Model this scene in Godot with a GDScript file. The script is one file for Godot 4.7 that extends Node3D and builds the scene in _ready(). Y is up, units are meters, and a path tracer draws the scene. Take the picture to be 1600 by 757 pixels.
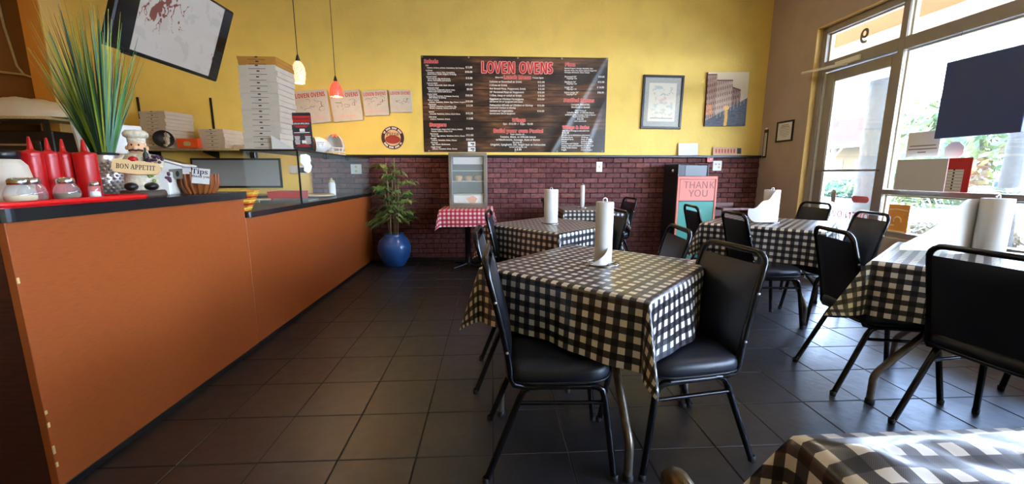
extends Node3D
# A small pizza restaurant: counter on the left, gingham tables, brick wainscot, glass storefront on the right.
# Units are metres; the back wall is at z = -5.5, the storefront wall at x = 3.68.

const WALL_Z := -5.5
const EAST_X := 3.68
var M := {}
var T := {}
var taken := {}
var sans: SystemFont
var serif: SystemFont
var plain_font: SystemFont
var rng := RandomNumberGenerator.new()


func _ready() -> void:
	rng.seed = 20240611
	# ---- camera ----
	var cam := Camera3D.new()
	cam.name = "camera"
	add_child(cam)
	cam.fov = 61.99
	cam.near = 0.03
	cam.far = 400.0
	cam.position = Vector3(0, 1.18, 0)
	cam.rotation_degrees = Vector3(-9.65, -2.87, 0)
	cam.current = true
	# ---- sky, exposure ----
	var env := Environment.new()
	env.background_mode = Environment.BG_SKY
	var sky := Sky.new()
	var sm := ProceduralSkyMaterial.new()
	sm.sky_top_color = Color(0.5, 0.66, 0.9)
	sm.sky_horizon_color = Color(0.86, 0.92, 0.98)
	sm.sky_curve = 0.2
	sm.sky_energy_multiplier = 5.0
	sm.ground_bottom_color = Color(0.42, 0.4, 0.37)
	sm.ground_horizon_color = Color(0.86, 0.92, 0.98)
	sm.ground_energy_multiplier = 5.0
	sm.ground_curve = 0.05
	sky.sky_material = sm
	env.sky = sky
	env.tonemap_mode = Environment.TONE_MAPPER_LINEAR
	env.tonemap_exposure = 1.68
	env.sdfgi_enabled = true
	env.ssao_enabled = true
	env.ssil_enabled = true
	var we := WorldEnvironment.new()
	we.name = "world_environment"
	we.environment = env
	add_child(we)
	# ---- sun ----
	var sun := DirectionalLight3D.new()
	sun.name = "sun"
	add_child(sun)
	sun.look_at_from_position(Vector3(5.2, 9.6, 2.2), Vector3.ZERO)
	sun.light_color = Color(1.0, 0.95, 0.87)
	sun.light_energy = 8.0
	sun.light_angular_distance = 0.6
	sun.shadow_enabled = true
	# ---- the place ----
	sans = SystemFont.new()
	sans.font_names = ["Droid Sans"]
	sans.font_weight = 700
	plain_font = SystemFont.new()
	plain_font.font_names = ["Droid Sans"]
	plain_font.font_weight = 400
	serif = SystemFont.new()
	serif.font_names = ["Droid Serif"]
	serif.font_weight = 700
	make_textures()
	make_materials()
	build_shell()
	build_storefront()
	build_outside()
	build_ceiling_lights()
	build_counter()
	build_kitchen_wall()
	build_television()
	build_wall_things()
	build_waste_corner()
	build_tables()
	build_chairs()
	build_countertop_things()
	build_guard_things()
	build_plant()
	build_window_things()


# ---------------------------------------------------------------- mesh builder
class G:
	var st := SurfaceTool.new()
	var group := 0
	var X := Transform3D()

	func _init() -> void:
		st.begin(Mesh.PRIMITIVE_TRIANGLES)

	func flat() -> void:
		st.set_smooth_group(-1)

	func smooth() -> void:
		group += 1
		st.set_smooth_group(group)

	func tri(a: Vector3, b: Vector3, c: Vector3, ua := Vector2(), ub := Vector2(), uc := Vector2()) -> void:  # counter-clockwise seen from outside
		st.set_uv(ua)
		st.add_vertex(X * a)
		st.set_uv(uc)
		st.add_vertex(X * c)
		st.set_uv(ub)
		st.add_vertex(X * b)

	func quad(a: Vector3, b: Vector3, c: Vector3, d: Vector3) -> void:  # counter-clockwise; uv 0..1 with v down
		tri(a, b, c, Vector2(0, 1), Vector2(1, 1), Vector2(1, 0))
		tri(a, c, d, Vector2(0, 1), Vector2(1, 0), Vector2(0, 0))

	func box(c: Vector3, s: Vector3, bevel := 0.0) -> G:
		flat()
		var h := s * 0.5
		var b := minf(bevel, minf(h.x, minf(h.y, h.z)) * 0.98)
		if b <= 0.0:
			for ax in 3:
				for sg in [-1.0, 1.0]:
					var n := Vector3()
					n[ax] = sg
					var u := Vector3()
					u[(ax + 1) % 3] = 1.0
					var v := Vector3()
					v[(ax + 2) % 3] = 1.0
					if sg < 0:
						var k := u
						u = v
						v = k
					quad(c + (n - u - v) * h, c + (n + u - v) * h, c + (n + u + v) * h, c + (n - u + v) * h)
			return self
		var p := func(sx: float, sy: float, sz: float, ax: int) -> Vector3:
			var q := Vector3(sx * (h.x - b), sy * (h.y - b), sz * (h.z - b))
			q[ax] = [sx * h.x, sy * h.y, sz * h.z][ax]
			return c + q
		for ax in 3:
			var i := (ax + 1) % 3
			var j := (ax + 2) % 3
			for sg in [-1.0, 1.0]:
				var pts := []
				for st2 in [[-1.0, -1.0], [1.0, -1.0], [1.0, 1.0], [-1.0, 1.0]]:
					var sgn := Vector3()
					sgn[ax] = sg
					sgn[i] = st2[0]
					sgn[j] = st2[1]
					pts.append(p.call(sgn.x, sgn.y, sgn.z, ax))
				if sg < 0:
					pts.reverse()
				quad(pts[0], pts[1], pts[2], pts[3])
			# edges along axis ax, between faces i and j
			for si in [-1.0, 1.0]:
				for sj in [-1.0, 1.0]:
					var lo := Vector3()
					lo[ax] = -1.0
					lo[i] = si
					lo[j] = sj
					var hi := lo
					hi[ax] = 1.0
					var a: Vector3 = p.call(lo.x, lo.y, lo.z, i)
					var b2: Vector3 = p.call(hi.x, hi.y, hi.z, i)
					var c2: Vector3 = p.call(hi.x, hi.y, hi.z, j)
					var d: Vector3 = p.call(lo.x, lo.y, lo.z, j)
					if si * sj > 0:
						quad(a, d, c2, b2)
					else:
						quad(a, b2, c2, d)
		for sx in [-1.0, 1.0]:
			for sy in [-1.0, 1.0]:
				for sz in [-1.0, 1.0]:
					var a: Vector3 = p.call(sx, sy, sz, 0)
					var b3: Vector3 = p.call(sx, sy, sz, 1)
					var c3: Vector3 = p.call(sx, sy, sz, 2)
					if sx * sy * sz > 0:
						tri(a, b3, c3)
					else:
						tri(a, c3, b3)
		return self

	func span(a: Vector3, b: Vector3, bevel := 0.0) -> G:  # a box from corner to corner
		return box((a + b) * 0.5, (b - a).abs(), bevel)

	func tube(pts: Array, r: float, sides := 8, caps := true, r_end := -1.0, squash := 1.0) -> G:
		var n := pts.size()
		var rings := []
		var up := Vector3.UP
		var t0: Vector3 = (pts[1] - pts[0]).normalized()
		if absf(t0.dot(up)) > 0.9:
			up = Vector3.RIGHT
		var nrm := up.slide(t0).normalized()
		for i in n:
			var t: Vector3
			if i == 0:
				t = t0
			elif i == n - 1:
				t = (pts[n - 1] - pts[n - 2]).normalized()
			else:
				t = ((pts[i + 1] - pts[i]).normalized() + (pts[i] - pts[i - 1]).normalized()).normalized()
			nrm = nrm.slide(t).normalized()
			var bi := t.cross(nrm)
			var rr := r if r_end < 0.0 else lerpf(r, r_end, float(i) / (n - 1))
			var ring := []
			for k in sides:
				var a := TAU * k / sides
				ring.append(pts[i] + (nrm * cos(a) + bi * sin(a) * squash) * rr)
			rings.append(ring)
		smooth()
		for i in n - 1:
			for k in sides:
				var k2 := (k + 1) % sides
				quad(rings[i][k], rings[i][k2], rings[i + 1][k2], rings[i + 1][k])
		if caps:
			flat()
			for k in range(1, sides - 1):
				tri(rings[0][0], rings[0][k + 1], rings[0][k])
				tri(rings[n - 1][0], rings[n - 1][k], rings[n - 1][k + 1])
		return self

	func lathe(prof: Array, seg := 20, at := Vector3.ZERO, sx := 1.0, sz := 1.0) -> G:  # profile of (radius, height) from the bottom up
		smooth()
		for i in prof.size() - 1:
			var a: Vector2 = prof[i]
			var b: Vector2 = prof[i + 1]
			if a.is_equal_approx(b):  # a doubled point is a sharp edge
				smooth()
				continue
			for k in seg:
				var t := TAU * k / seg
				var u := TAU * (k + 1) / seg
				var f := func(q: Vector2, g: float) -> Vector3: return at + Vector3(cos(g) * q.x * sx, q.y, -sin(g) * q.x * sz)
				if a.x > 0.0001:
					tri(f.call(a, t), f.call(a, u), f.call(b, u), Vector2(float(k) / seg, 1.0 - float(i) / prof.size()), Vector2(float(k + 1) / seg, 1.0 - float(i) / prof.size()), Vector2(float(k + 1) / seg, 1.0 - float(i + 1) / prof.size()))
				if b.x > 0.0001:
					tri(f.call(a, t), f.call(b, u), f.call(b, t), Vector2(float(k) / seg, 1.0 - float(i) / prof.size()), Vector2(float(k + 1) / seg, 1.0 - float(i + 1) / prof.size()), Vector2(float(k) / seg, 1.0 - float(i + 1) / prof.size()))
		return self

	func ball(c: Vector3, r: Vector3, seg := 14, rings := 8) -> G:
		var prof := []
		for i in rings + 1:
			var a := -PI / 2 + PI * i / rings
			prof.append(Vector2(cos(a) if i > 0 and i < rings else 0.0, sin(a)))
		var keep := X
		X = X * Transform3D(Basis.from_scale(r), c)
		lathe(prof, seg)
		X = keep
		return self

	func prism(poly: PackedVector2Array, depth: float, at := Transform3D()) -> G:  # outline in x,y; from z = 0 to z = depth
		var keep := X
		X = X * at
		var p := poly
		if Geometry2D.is_polygon_clockwise(p):
			p = p.duplicate()
			p.reverse()
		var ids := Geometry2D.triangulate_polygon(p)
		flat()
		for i in range(0, ids.size(), 3):
			var a := p[ids[i]]
			var b := p[ids[i + 1]]
			var c := p[ids[i + 2]]
			if (b - a).cross(c - a) < 0:
				var k := b
				b = c
				c = k
			tri(Vector3(a.x, a.y, depth), Vector3(b.x, b.y, depth), Vector3(c.x, c.y, depth))
			tri(Vector3(a.x, a.y, 0), Vector3(c.x, c.y, 0), Vector3(b.x, b.y, 0))
		for i in p.size():
			var a := p[i]
			var b := p[(i + 1) % p.size()]
			quad(Vector3(a.x, a.y, 0), Vector3(b.x, b.y, 0), Vector3(b.x, b.y, depth), Vector3(a.x, a.y, depth))
		X = keep
		return self

	func patch(nu: int, nv: int, f: Callable, uvs := Vector2.ONE) -> G:  # f(u, v) -> point for u, v in 0..1
		smooth()
		var g := []
		for i in nu + 1:
			var row := []
			for j in nv + 1:
				row.append(f.call(float(i) / nu, float(j) / nv))
			g.append(row)
		for i in nu:
			for j in nv:
				var a := Vector2(float(i) / nu, float(j) / nv) * uvs
				var d := Vector2(float(i + 1) / nu, float(j + 1) / nv) * uvs
				tri(g[i][j], g[i + 1][j], g[i + 1][j + 1], a, Vector2(d.x, a.y), d)
				tri(g[i][j], g[i + 1][j + 1], g[i][j + 1], a, d, Vector2(a.x, d.y))
		return self

	func mesh() -> ArrayMesh:
		st.generate_normals()
		return st.commit()


static func arc(c: Vector3, u: Vector3, v: Vector3, r: float, a0: float, a1: float, n: int) -> Array:
	var out := []
	for i in n + 1:
		var a := deg_to_rad(lerpf(a0, a1, float(i) / n))
		out.append(c + (u * cos(a) + v * sin(a)) * r)
	return out


static func rounded_rect(w: float, h: float, r: float, n := 4) -> PackedVector2Array:
	var out := PackedVector2Array()
	for k in 4:
		var c := Vector2([1, -1, -1, 1][k] * (w / 2 - r), [1, 1, -1, -1][k] * (h / 2 - r))
		for i in n + 1:
			var a := PI / 2 * (k + float(i) / n)
			out.append(c + Vector2(cos(a), sin(a)) * r)
	return out


# ---------------------------------------------------------------- naming, placing
func numbered(called: String) -> String:
	if not taken.has(called):
		taken[called] = 0
		return called
	taken[called] += 1
	return "%s_%03d" % [called, taken[called]]


func thing(called: String, label: String, category: String, at := Vector3.ZERO, turn := 0.0, group := "") -> Node3D:
	var o := Node3D.new()
	o.name = numbered(called)
	add_child(o)
	o.position = at
	o.rotation_degrees.y = turn
	tag(o, label, category, group)
	return o


func tag(o: Node3D, label: String, category: String, group := "") -> void:
	o.set_meta("label", label)
	o.set_meta("category", category)
	if group:
		o.set_meta("group", group)


func part(called: String, m: Mesh, mat: Material, parent: Node3D, label := "") -> MeshInstance3D:
	var o := MeshInstance3D.new()
	o.name = called
	o.mesh = m
	o.material_override = mat
	parent.add_child(o, true)
	if label:
		o.set_meta("label", label)
	return o


func single(called: String, m: Mesh, mat: Material, label: String, category: String, at := Vector3.ZERO, turn := 0.0, group := "") -> MeshInstance3D:
	var o := part(numbered(called), m, mat, self)
	o.position = at
	o.rotation_degrees.y = turn
	tag(o, label, category, group)
	return o


func struct(called: String, m: Mesh, mat: Material) -> MeshInstance3D:
	var o := part(called, m, mat, self)
	o.set_meta("kind", "structure")
	return o


func copy_of(o: Node3D, at: Vector3, turn: float, label: String) -> Node3D:
	var c: Node3D = o.duplicate()
	c.name = numbered(str(o.name).trim_suffix("_000"))
	add_child(c)
	c.position = at
	c.rotation_degrees.y = turn
	c.set_meta("label", label)
	return c


func bx(c: Vector3, s: Vector3, bevel := 0.0) -> ArrayMesh:
	return G.new().box(c, s, bevel).mesh()


func sp(a: Vector3, b: Vector3, bevel := 0.0) -> ArrayMesh:
	return G.new().span(a, b, bevel).mesh()


func words(list: Array, bend: Variant = null, depth := 0.0008) -> ArrayMesh:
	# each entry: [text, x, y, size, align (-1 left, 0 centre, 1 right), optional stretch of width, optional font]
	var st := SurfaceTool.new()
	st.begin(Mesh.PRIMITIVE_TRIANGLES)
	for w in list:
		var tm := TextMesh.new()
		tm.text = w[0]
		tm.font = w[6] if w.size() > 6 else sans
		tm.font_size = 32
		tm.pixel_size = float(w[3]) / 32.0
		tm.curve_step = 3.0
		tm.depth = depth
		tm.horizontal_alignment = [HORIZONTAL_ALIGNMENT_LEFT, HORIZONTAL_ALIGNMENT_CENTER, HORIZONTAL_ALIGNMENT_RIGHT][int(w[4]) + 1]
		tm.vertical_alignment = VERTICAL_ALIGNMENT_CENTER
		var stretch: float = w[5] if w.size() > 5 else 1.0
		st.append_from(tm, 0, Transform3D(Basis.from_scale(Vector3(stretch, 1, 1)), Vector3(w[1], w[2], 0)))
	var m := st.commit()
	if bend != null:
		var a := m.surface_get_arrays(0)
		var v: PackedVector3Array = a[Mesh.ARRAY_VERTEX]
		for i in v.size():
			v[i].z += bend.call(v[i].x, v[i].y)
		a[Mesh.ARRAY_VERTEX] = v
		m = ArrayMesh.new()
		m.add_surface_from_arrays(Mesh.PRIMITIVE_TRIANGLES, a)
	return m


# ---------------------------------------------------------------- textures, materials
func c8(r: int, g: int, b: int, a := 255) -> Color:
	return Color8(r, g, b, a)


func noise_image(size: int, freq: float, octaves: int, seed_: int, lo: float, hi: float, sx := 1.0, sy := 1.0) -> Image:
	var n := FastNoiseLite.new()
	n.seed = seed_
	n.frequency = freq
	n.fractal_octaves = octaves
	n.noise_type = FastNoiseLite.TYPE_SIMPLEX_SMOOTH
	var src := n.get_seamless_image(size, size)
	var im := Image.create(size, size, false, Image.FORMAT_RGB8)
	for y in size:
		for x in size:
			var k := src.get_pixel(int(x * sx) % size, int(y * sy) % size).r
			k = lerpf(lo, hi, k)
			im.set_pixel(x, y, Color(k, k, k))
	return im


func make_textures() -> void:
	T.mottle = ImageTexture.create_from_image(noise_image(256, 0.02, 4, 3, 0.72, 1.12))
	T.soft = ImageTexture.create_from_image(noise_image(256, 0.012, 3, 8, 0.965, 1.03))
	T.grain = ImageTexture.create_from_image(noise_image(256, 0.12, 3, 5, 0.78, 1.1))
	T.wood = ImageTexture.create_from_image(noise_image(512, 0.02, 4, 11, 0.72, 1.12, 1.0, 8.0))
	T.weave = ImageTexture.create_from_image(noise_image(512, 0.03, 4, 12, 0.92, 1.05, 1.0, 9.0))
	var h := noise_image(512, 0.018, 5, 21, 0.0, 1.0)
	T.slate_rough = ImageTexture.create_from_image(noise_image(256, 0.03, 5, 22, 0.78, 1.0))
	h.convert(Image.FORMAT_RGBA8)
	h.bump_map_to_normal_map(6.0)
	T.slate_n = ImageTexture.create_from_image(h)
	var h2 := noise_image(256, 0.1, 3, 31, 0.0, 1.0)
	h2.convert(Image.FORMAT_RGBA8)
	h2.bump_map_to_normal_map(2.0)
	T.rough_n = ImageTexture.create_from_image(h2)
	T.check_black = gingham(c8(234, 227, 213), c8(70, 67, 70), c8(15, 15, 22))
	T.check_red = gingham(c8(238, 214, 210), c8(206, 74, 88), c8(160, 22, 40))


func gingham(white: Color, mid: Color, dark: Color) -> ImageTexture:
	# two yarn colours woven in stripes both ways: where they cross the threads alternate
	var im := Image.create(128, 128, false, Image.FORMAT_RGB8)
	for y in 128:
		for x in 128:
			var a := (x % 64) < 32
			var b := (y % 64) < 32
			var k := white if a and b else dark if not a and not b else mid
			if a != b and ((x / 2 + y / 2) % 2 == 0):
				k = k.lerp(dark, 0.35)
			elif a != b:
				k = k.lerp(white, 0.12)
			k = k * (0.94 + 0.06 * float((x * 7 + y * 13) % 5) / 4.0)
			im.set_pixel(x, y, Color(k.r, k.g, k.b))
	return ImageTexture.create_from_image(im)


func mat(key: String, col: Color, rough := 0.6, metal := 0.0, tex := "", scale := 1.0, world := true) -> StandardMaterial3D:
	var m := StandardMaterial3D.new()
	m.resource_name = key
	m.albedo_color = col
	m.roughness = rough
	m.metallic = metal
	if tex:
		m.albedo_texture = T[tex]
		m.uv1_triplanar = true
		m.uv1_world_triplanar = world
		m.uv1_scale = Vector3.ONE * scale
	M[key] = m
	return m


func bump(m: StandardMaterial3D, tex: String, k: float) -> void:
	m.normal_enabled = true
	m.normal_texture = T[tex]
	m.normal_scale = k


func glass(key: String, alpha: float, tint := Color(0.9, 0.96, 0.95)) -> StandardMaterial3D:
	var m := mat(key, Color(tint.r, tint.g, tint.b, alpha), 0.02)
	m.transparency = BaseMaterial3D.TRANSPARENCY_ALPHA
	return m


func make_materials() -> void:
	bump(mat("yellow_paint", c8(238, 203, 100), 0.62, 0, "soft", 0.7), "rough_n", 0.12)
	bump(mat("tan_paint", c8(180, 158, 138), 0.65, 0, "soft", 0.7), "rough_n", 0.12)
	mat("reveal_paint", c8(228, 190, 110), 0.6, 0, "soft", 0.9)
	mat("orange_paint", c8(214, 138, 44), 0.62, 0, "soft", 0.7)
	mat("ceiling_paint", c8(236, 228, 210), 0.8, 0, "soft", 0.5)
	mat("grout", c8(54, 51, 49), 0.95, 0, "grain", 3.0)
	mat("mortar", c8(30, 18, 18), 0.95, 0, "grain", 5.0)
	var tiles := [c8(38, 37, 39), c8(42, 40, 42), c8(35, 35, 38), c8(40, 38, 38)]
	for i in 4:
		var m := mat("slate_%d" % i, tiles[i], 0.43, 0, "mottle", [1.3, 1.7, 1.1, 1.5][i])
		m.roughness_texture = T.slate_rough
		m.roughness_texture_channel = BaseMaterial3D.TEXTURE_CHANNEL_RED
		bump(m, "slate_n", 0.1)
		m.metallic_specular = 0.66
	var bricks := [c8(126, 77, 72), c8(117, 70, 67), c8(138, 87, 82), c8(124, 81, 82), c8(104, 61, 60)]
	for i in 5:
		bump(mat("brick_%d" % i, bricks[i], 0.62, 0, "mottle", [3.0, 2.2, 2.6, 3.4, 2.9][i]), "rough_n", 0.5)
		M["brick_%d" % i].metallic_specular = 0.3
	mat("black_trim", c8(24, 23, 24), 0.4)
	mat("aluminium", c8(150, 142, 134), 0.45, 0.35, "soft", 1.0)
	mat("aluminium_light", c8(226, 220, 196), 0.4, 0.1)
	glass("window_glass", 0.06)
	glass("guard_glass", 0.05, Color(0.86, 0.95, 0.92)).metallic_specular = 0.1
	glass("thin_glass", 0.1)
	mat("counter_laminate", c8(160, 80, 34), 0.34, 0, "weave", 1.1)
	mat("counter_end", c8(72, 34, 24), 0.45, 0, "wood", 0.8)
	mat("stone_black", c8(30, 30, 31), 0.22, 0, "grain", 3.0)
	mat("chip", c8(220, 190, 130), 0.8)
	bump(mat("vinyl", c8(13, 18, 29), 0.4), "rough_n", 0.12)
	mat("vinyl_piping", c8(14, 15, 19), 0.4)
	mat("frame_steel", c8(15, 16, 20), 0.22, 0.3)
	mat("worn_brass", c8(150, 128, 92), 0.35, 0.8, "mottle", 12.0)
	mat("rivet", c8(170, 168, 165), 0.3, 0.9)
	mat("table_leg", c8(126, 114, 98), 0.36, 0.75, "mottle", 3.0)
	mat("glide", c8(28, 26, 26), 0.6)
	mat("board", c8(120, 82, 52), 0.5, 0, "wood", 2.0)
	for k in ["check_black", "check_red"]:
		var m := mat(k, Color.WHITE, 0.3)
		m.albedo_texture = T[k]
		m.clearcoat_enabled = k == "check_black"
		m.clearcoat = 0.35
		m.clearcoat_roughness = 0.18
	M.check_red.roughness = 0.6
	bump(mat("paper_towel", c8(214, 212, 206), 0.85), "rough_n", 0.35)
	M.paper_towel.uv1_triplanar = true
	M.paper_towel.uv1_world_triplanar = true
	M.paper_towel.uv1_scale = Vector3.ONE * 8.0
	mat("chrome", c8(205, 205, 205), 0.18, 1.0)
	mat("steel", c8(176, 174, 170), 0.32, 0.9)
	mat("white_plastic", c8(222, 219, 211), 0.4)
	mat("paper", c8(228, 224, 214), 0.8)
	mat("black_plastic", c8(20, 20, 21), 0.35)
	mat("grey_plastic", c8(118, 122, 126), 0.5)
	mat("red_plastic", c8(178, 16, 16), 0.34)
	mat("red_tray", c8(214, 22, 26), 0.3)
	mat("box_white", c8(204, 190, 170), 0.8, 0, "soft", 3.0)
	mat("box_brown", c8(184, 128, 50), 0.85, 0, "soft", 3.0)
	mat("box_orange", c8(232, 84, 26), 0.6)
	mat("print_red", c8(196, 36, 32), 0.6)
	mat("print_pink", c8(240, 160, 150), 0.6)
	mat("print_white", c8(240, 234, 222), 0.6)
	mat("print_black", c8(30, 26, 26), 0.6)
	mat("print_brown", c8(120, 96, 84), 0.7)
	mat("cream_wood", c8(216, 192, 136), 0.6, 0, "wood", 2.0)
	mat("dark_metal", c8(34, 32, 30), 0.45, 0.4)


func flat_tex(key: String, im: Image, rough := 0.5) -> StandardMaterial3D:
	var m := mat(key, Color.WHITE, rough)
	m.albedo_texture = ImageTexture.create_from_image(im)
	return m


func face(w: float, h: float) -> ArrayMesh:  # a printed face in x,y looking along +z, uv over the whole
	var g := G.new()
	g.flat()
	g.quad(Vector3(-w / 2, -h / 2, 0), Vector3(w / 2, -h / 2, 0), Vector3(w / 2, h / 2, 0), Vector3(-w / 2, h / 2, 0))
	return g.mesh()


# ---------------------------------------------------------------- room
func build_shell() -> void:
	var floor_ := struct("floor", sp(Vector3(-6.4, -0.15, -5.7), Vector3(3.88, -0.0035, 3.4)), M.grout)
	# slate tiles on a square grid, each a piece of its own where the photograph shows them
	var pitch := 0.324
	var tile := bx(Vector3(0, -0.006, 0), Vector3(pitch - 0.005, 0.012, pitch - 0.005), 0.0025)
	var rest := G.new()
	var single_count := 0
	for i in range(-20, 11):
		for j in range(-12, 15):
			var x := 0.321 + pitch * (i + 0.5)
			var z := -1.54 + pitch * (j + 0.5)
			if z - pitch / 2 < WALL_Z or z > 3.1 or x < -5.9:
				continue
			var w := minf(pitch - 0.005, (EAST_X - (x - pitch / 2) - 0.003))
			if w < 0.03:
				continue
			if x > -1.7 and z < -0.82 and x + pitch / 2 < EAST_X:
				var o := part("tile", tile, M["slate_%d" % rng.randi_range(0, 3)], floor_)
				o.position = Vector3(x, rng.randf_range(-0.0015, 0.0), z)
				o.rotation_degrees = Vector3(rng.randf_range(-0.2, 0.2), [0.0, 90.0, 180.0, 270.0][rng.randi_range(0, 3)], rng.randf_range(-0.2, 0.2))
				single_count += 1
			else:
				rest.box(Vector3(x - (pitch - 0.005 - w) / 2, -0.006, z), Vector3(w, 0.012, pitch - 0.005), 0.0025)
	var others := part("tile_field", rest.mesh(), M.slate_1, floor_, "slate tiles of the rest of the floor")
	others.set_meta("kind", "stuff")
	# back wall: yellow plaster above a brick wainscot
	var back := struct("wall_back", sp(Vector3(-6.2, -0.01, WALL_Z - 0.2), Vector3(3.88, 3.9, WALL_Z)), M.yellow_paint)
	part("mortar_bed", sp(Vector3(-2.35, 0, WALL_Z - 0.01), Vector3(EAST_X, 1.393, WALL_Z + 0.018)), M.mortar, back)
	var lay := 0.2032
	var course := 0.0677
	var full := bx(Vector3.ZERO, Vector3(lay - 0.0095, course - 0.0095, 0.024), 0.002)
	var low := G.new()
	for k in 20:
		var y := 1.390 - course * (k + 0.5)
		var x0 := 0.02 + (0.0 if k % 2 == 0 else lay / 2)
		for n in range(-13, 20):
			var a := maxf(x0 + lay * n + 0.0047, -2.35)
			var b := minf(x0 + lay * (n + 1) - 0.0047, EAST_X)
			if b - a < 0.02:
				continue
			var at := Vector3((a + b) / 2, y, WALL_Z + 0.018 + rng.randf_range(-0.0015, 0.0025))
			if k < 10:
				var whole := b - a > lay - 0.0105
				var o := part("brick", full if whole else bx(Vector3.ZERO, Vector3(b - a, course - 0.0095, 0.024), 0.002), M["brick_%d" % [0, 0, 1, 1, 2, 3, 4][rng.randi_range(0, 6)]], back)
				o.position = at
				o.rotation_degrees = Vector3(rng.randf_range(-0.5, 0.5), rng.randf_range(-0.4, 0.4), rng.randf_range(-0.25, 0.25))
			else:
				low.box(at, Vector3(b - a, course - 0.0095, 0.024), 0.002)
	var brickwork := part("brickwork", low.mesh(), M.brick_1, back, "lower courses of the brick wainscot")
	brickwork.set_meta("kind", "stuff")
	part("wainscot_cap", bx(Vector3(0.665, 1.407, WALL_Z + 0.03), Vector3(6.03, 0.03, 0.07), 0.004), M.black_trim, back, "black ledge along the top of the bricks")
	part("wainscot_base", sp(Vector3(-2.35, 0, WALL_Z), Vector3(EAST_X, 0.045, WALL_Z + 0.034)), M.black_trim, back)
	# side walls, ceiling
	struct("wall_left", sp(Vector3(-6.4, -0.01, -5.7), Vector3(-6.2, 3.9, 3.2)), M.orange_paint)
	struct("wall_front", sp(Vector3(-6.4, -0.01, 3.2), Vector3(3.88, 3.9, 3.4)), M.yellow_paint)
	struct("ceiling", sp(Vector3(-6.4, 3.9, -5.7), Vector3(3.88, 4.1, 3.4)), M.ceiling_paint)
	var e := G.new()
	e.span(Vector3(EAST_X, -0.01, -5.7), Vector3(3.88, 3.9, -4.70))
	e.span(Vector3(EAST_X, 2.79, -4.70), Vector3(3.88, 3.9, 3.2))
	e.span(Vector3(EAST_X, -0.01, -3.72), Vector3(3.88, 0.59, 3.2))
	e.span(Vector3(EAST_X, -0.01, 2.85), Vector3(3.88, 2.79, 3.2))
	var right := struct("wall_right", e.mesh(), M.tan_paint)
	var rv := G.new()
	rv.span(Vector3(EAST_X + 0.001, 0, -4.701), Vector3(3.76, 2.79, -4.692))
	rv.span(Vector3(EAST_X + 0.001, 2.782, -4.70), Vector3(3.76, 2.791, 2.85))
	part("reveal", rv.mesh(), M.reveal_paint, right, "pale yellow reveal round the storefront opening")
	# pilaster at the far left of the back wall
	var pil := struct("trim_1", sp(Vector3(-5.36, 0, WALL_Z), Vector3(-5.14, 3.9, WALL_Z + 0.26), 0.004), M.orange_paint)
	part("pilaster_lit_side", sp(Vector3(-5.142, 0, WALL_Z), Vector3(-5.132, 3.9, WALL_Z + 0.255)), M.reveal_paint, pil)  # pale sheet paints window light onto the side face of the pilaster
	# kitchen pass wall beyond the pilaster
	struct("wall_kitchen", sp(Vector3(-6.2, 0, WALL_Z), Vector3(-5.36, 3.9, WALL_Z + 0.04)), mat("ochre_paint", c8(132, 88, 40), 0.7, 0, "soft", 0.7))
	struct("baseboard_right", sp(Vector3(EAST_X - 0.012, 0, -5.45), Vector3(EAST_X, 0.1, -4.71), 0.003), M.black_trim)


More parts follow.
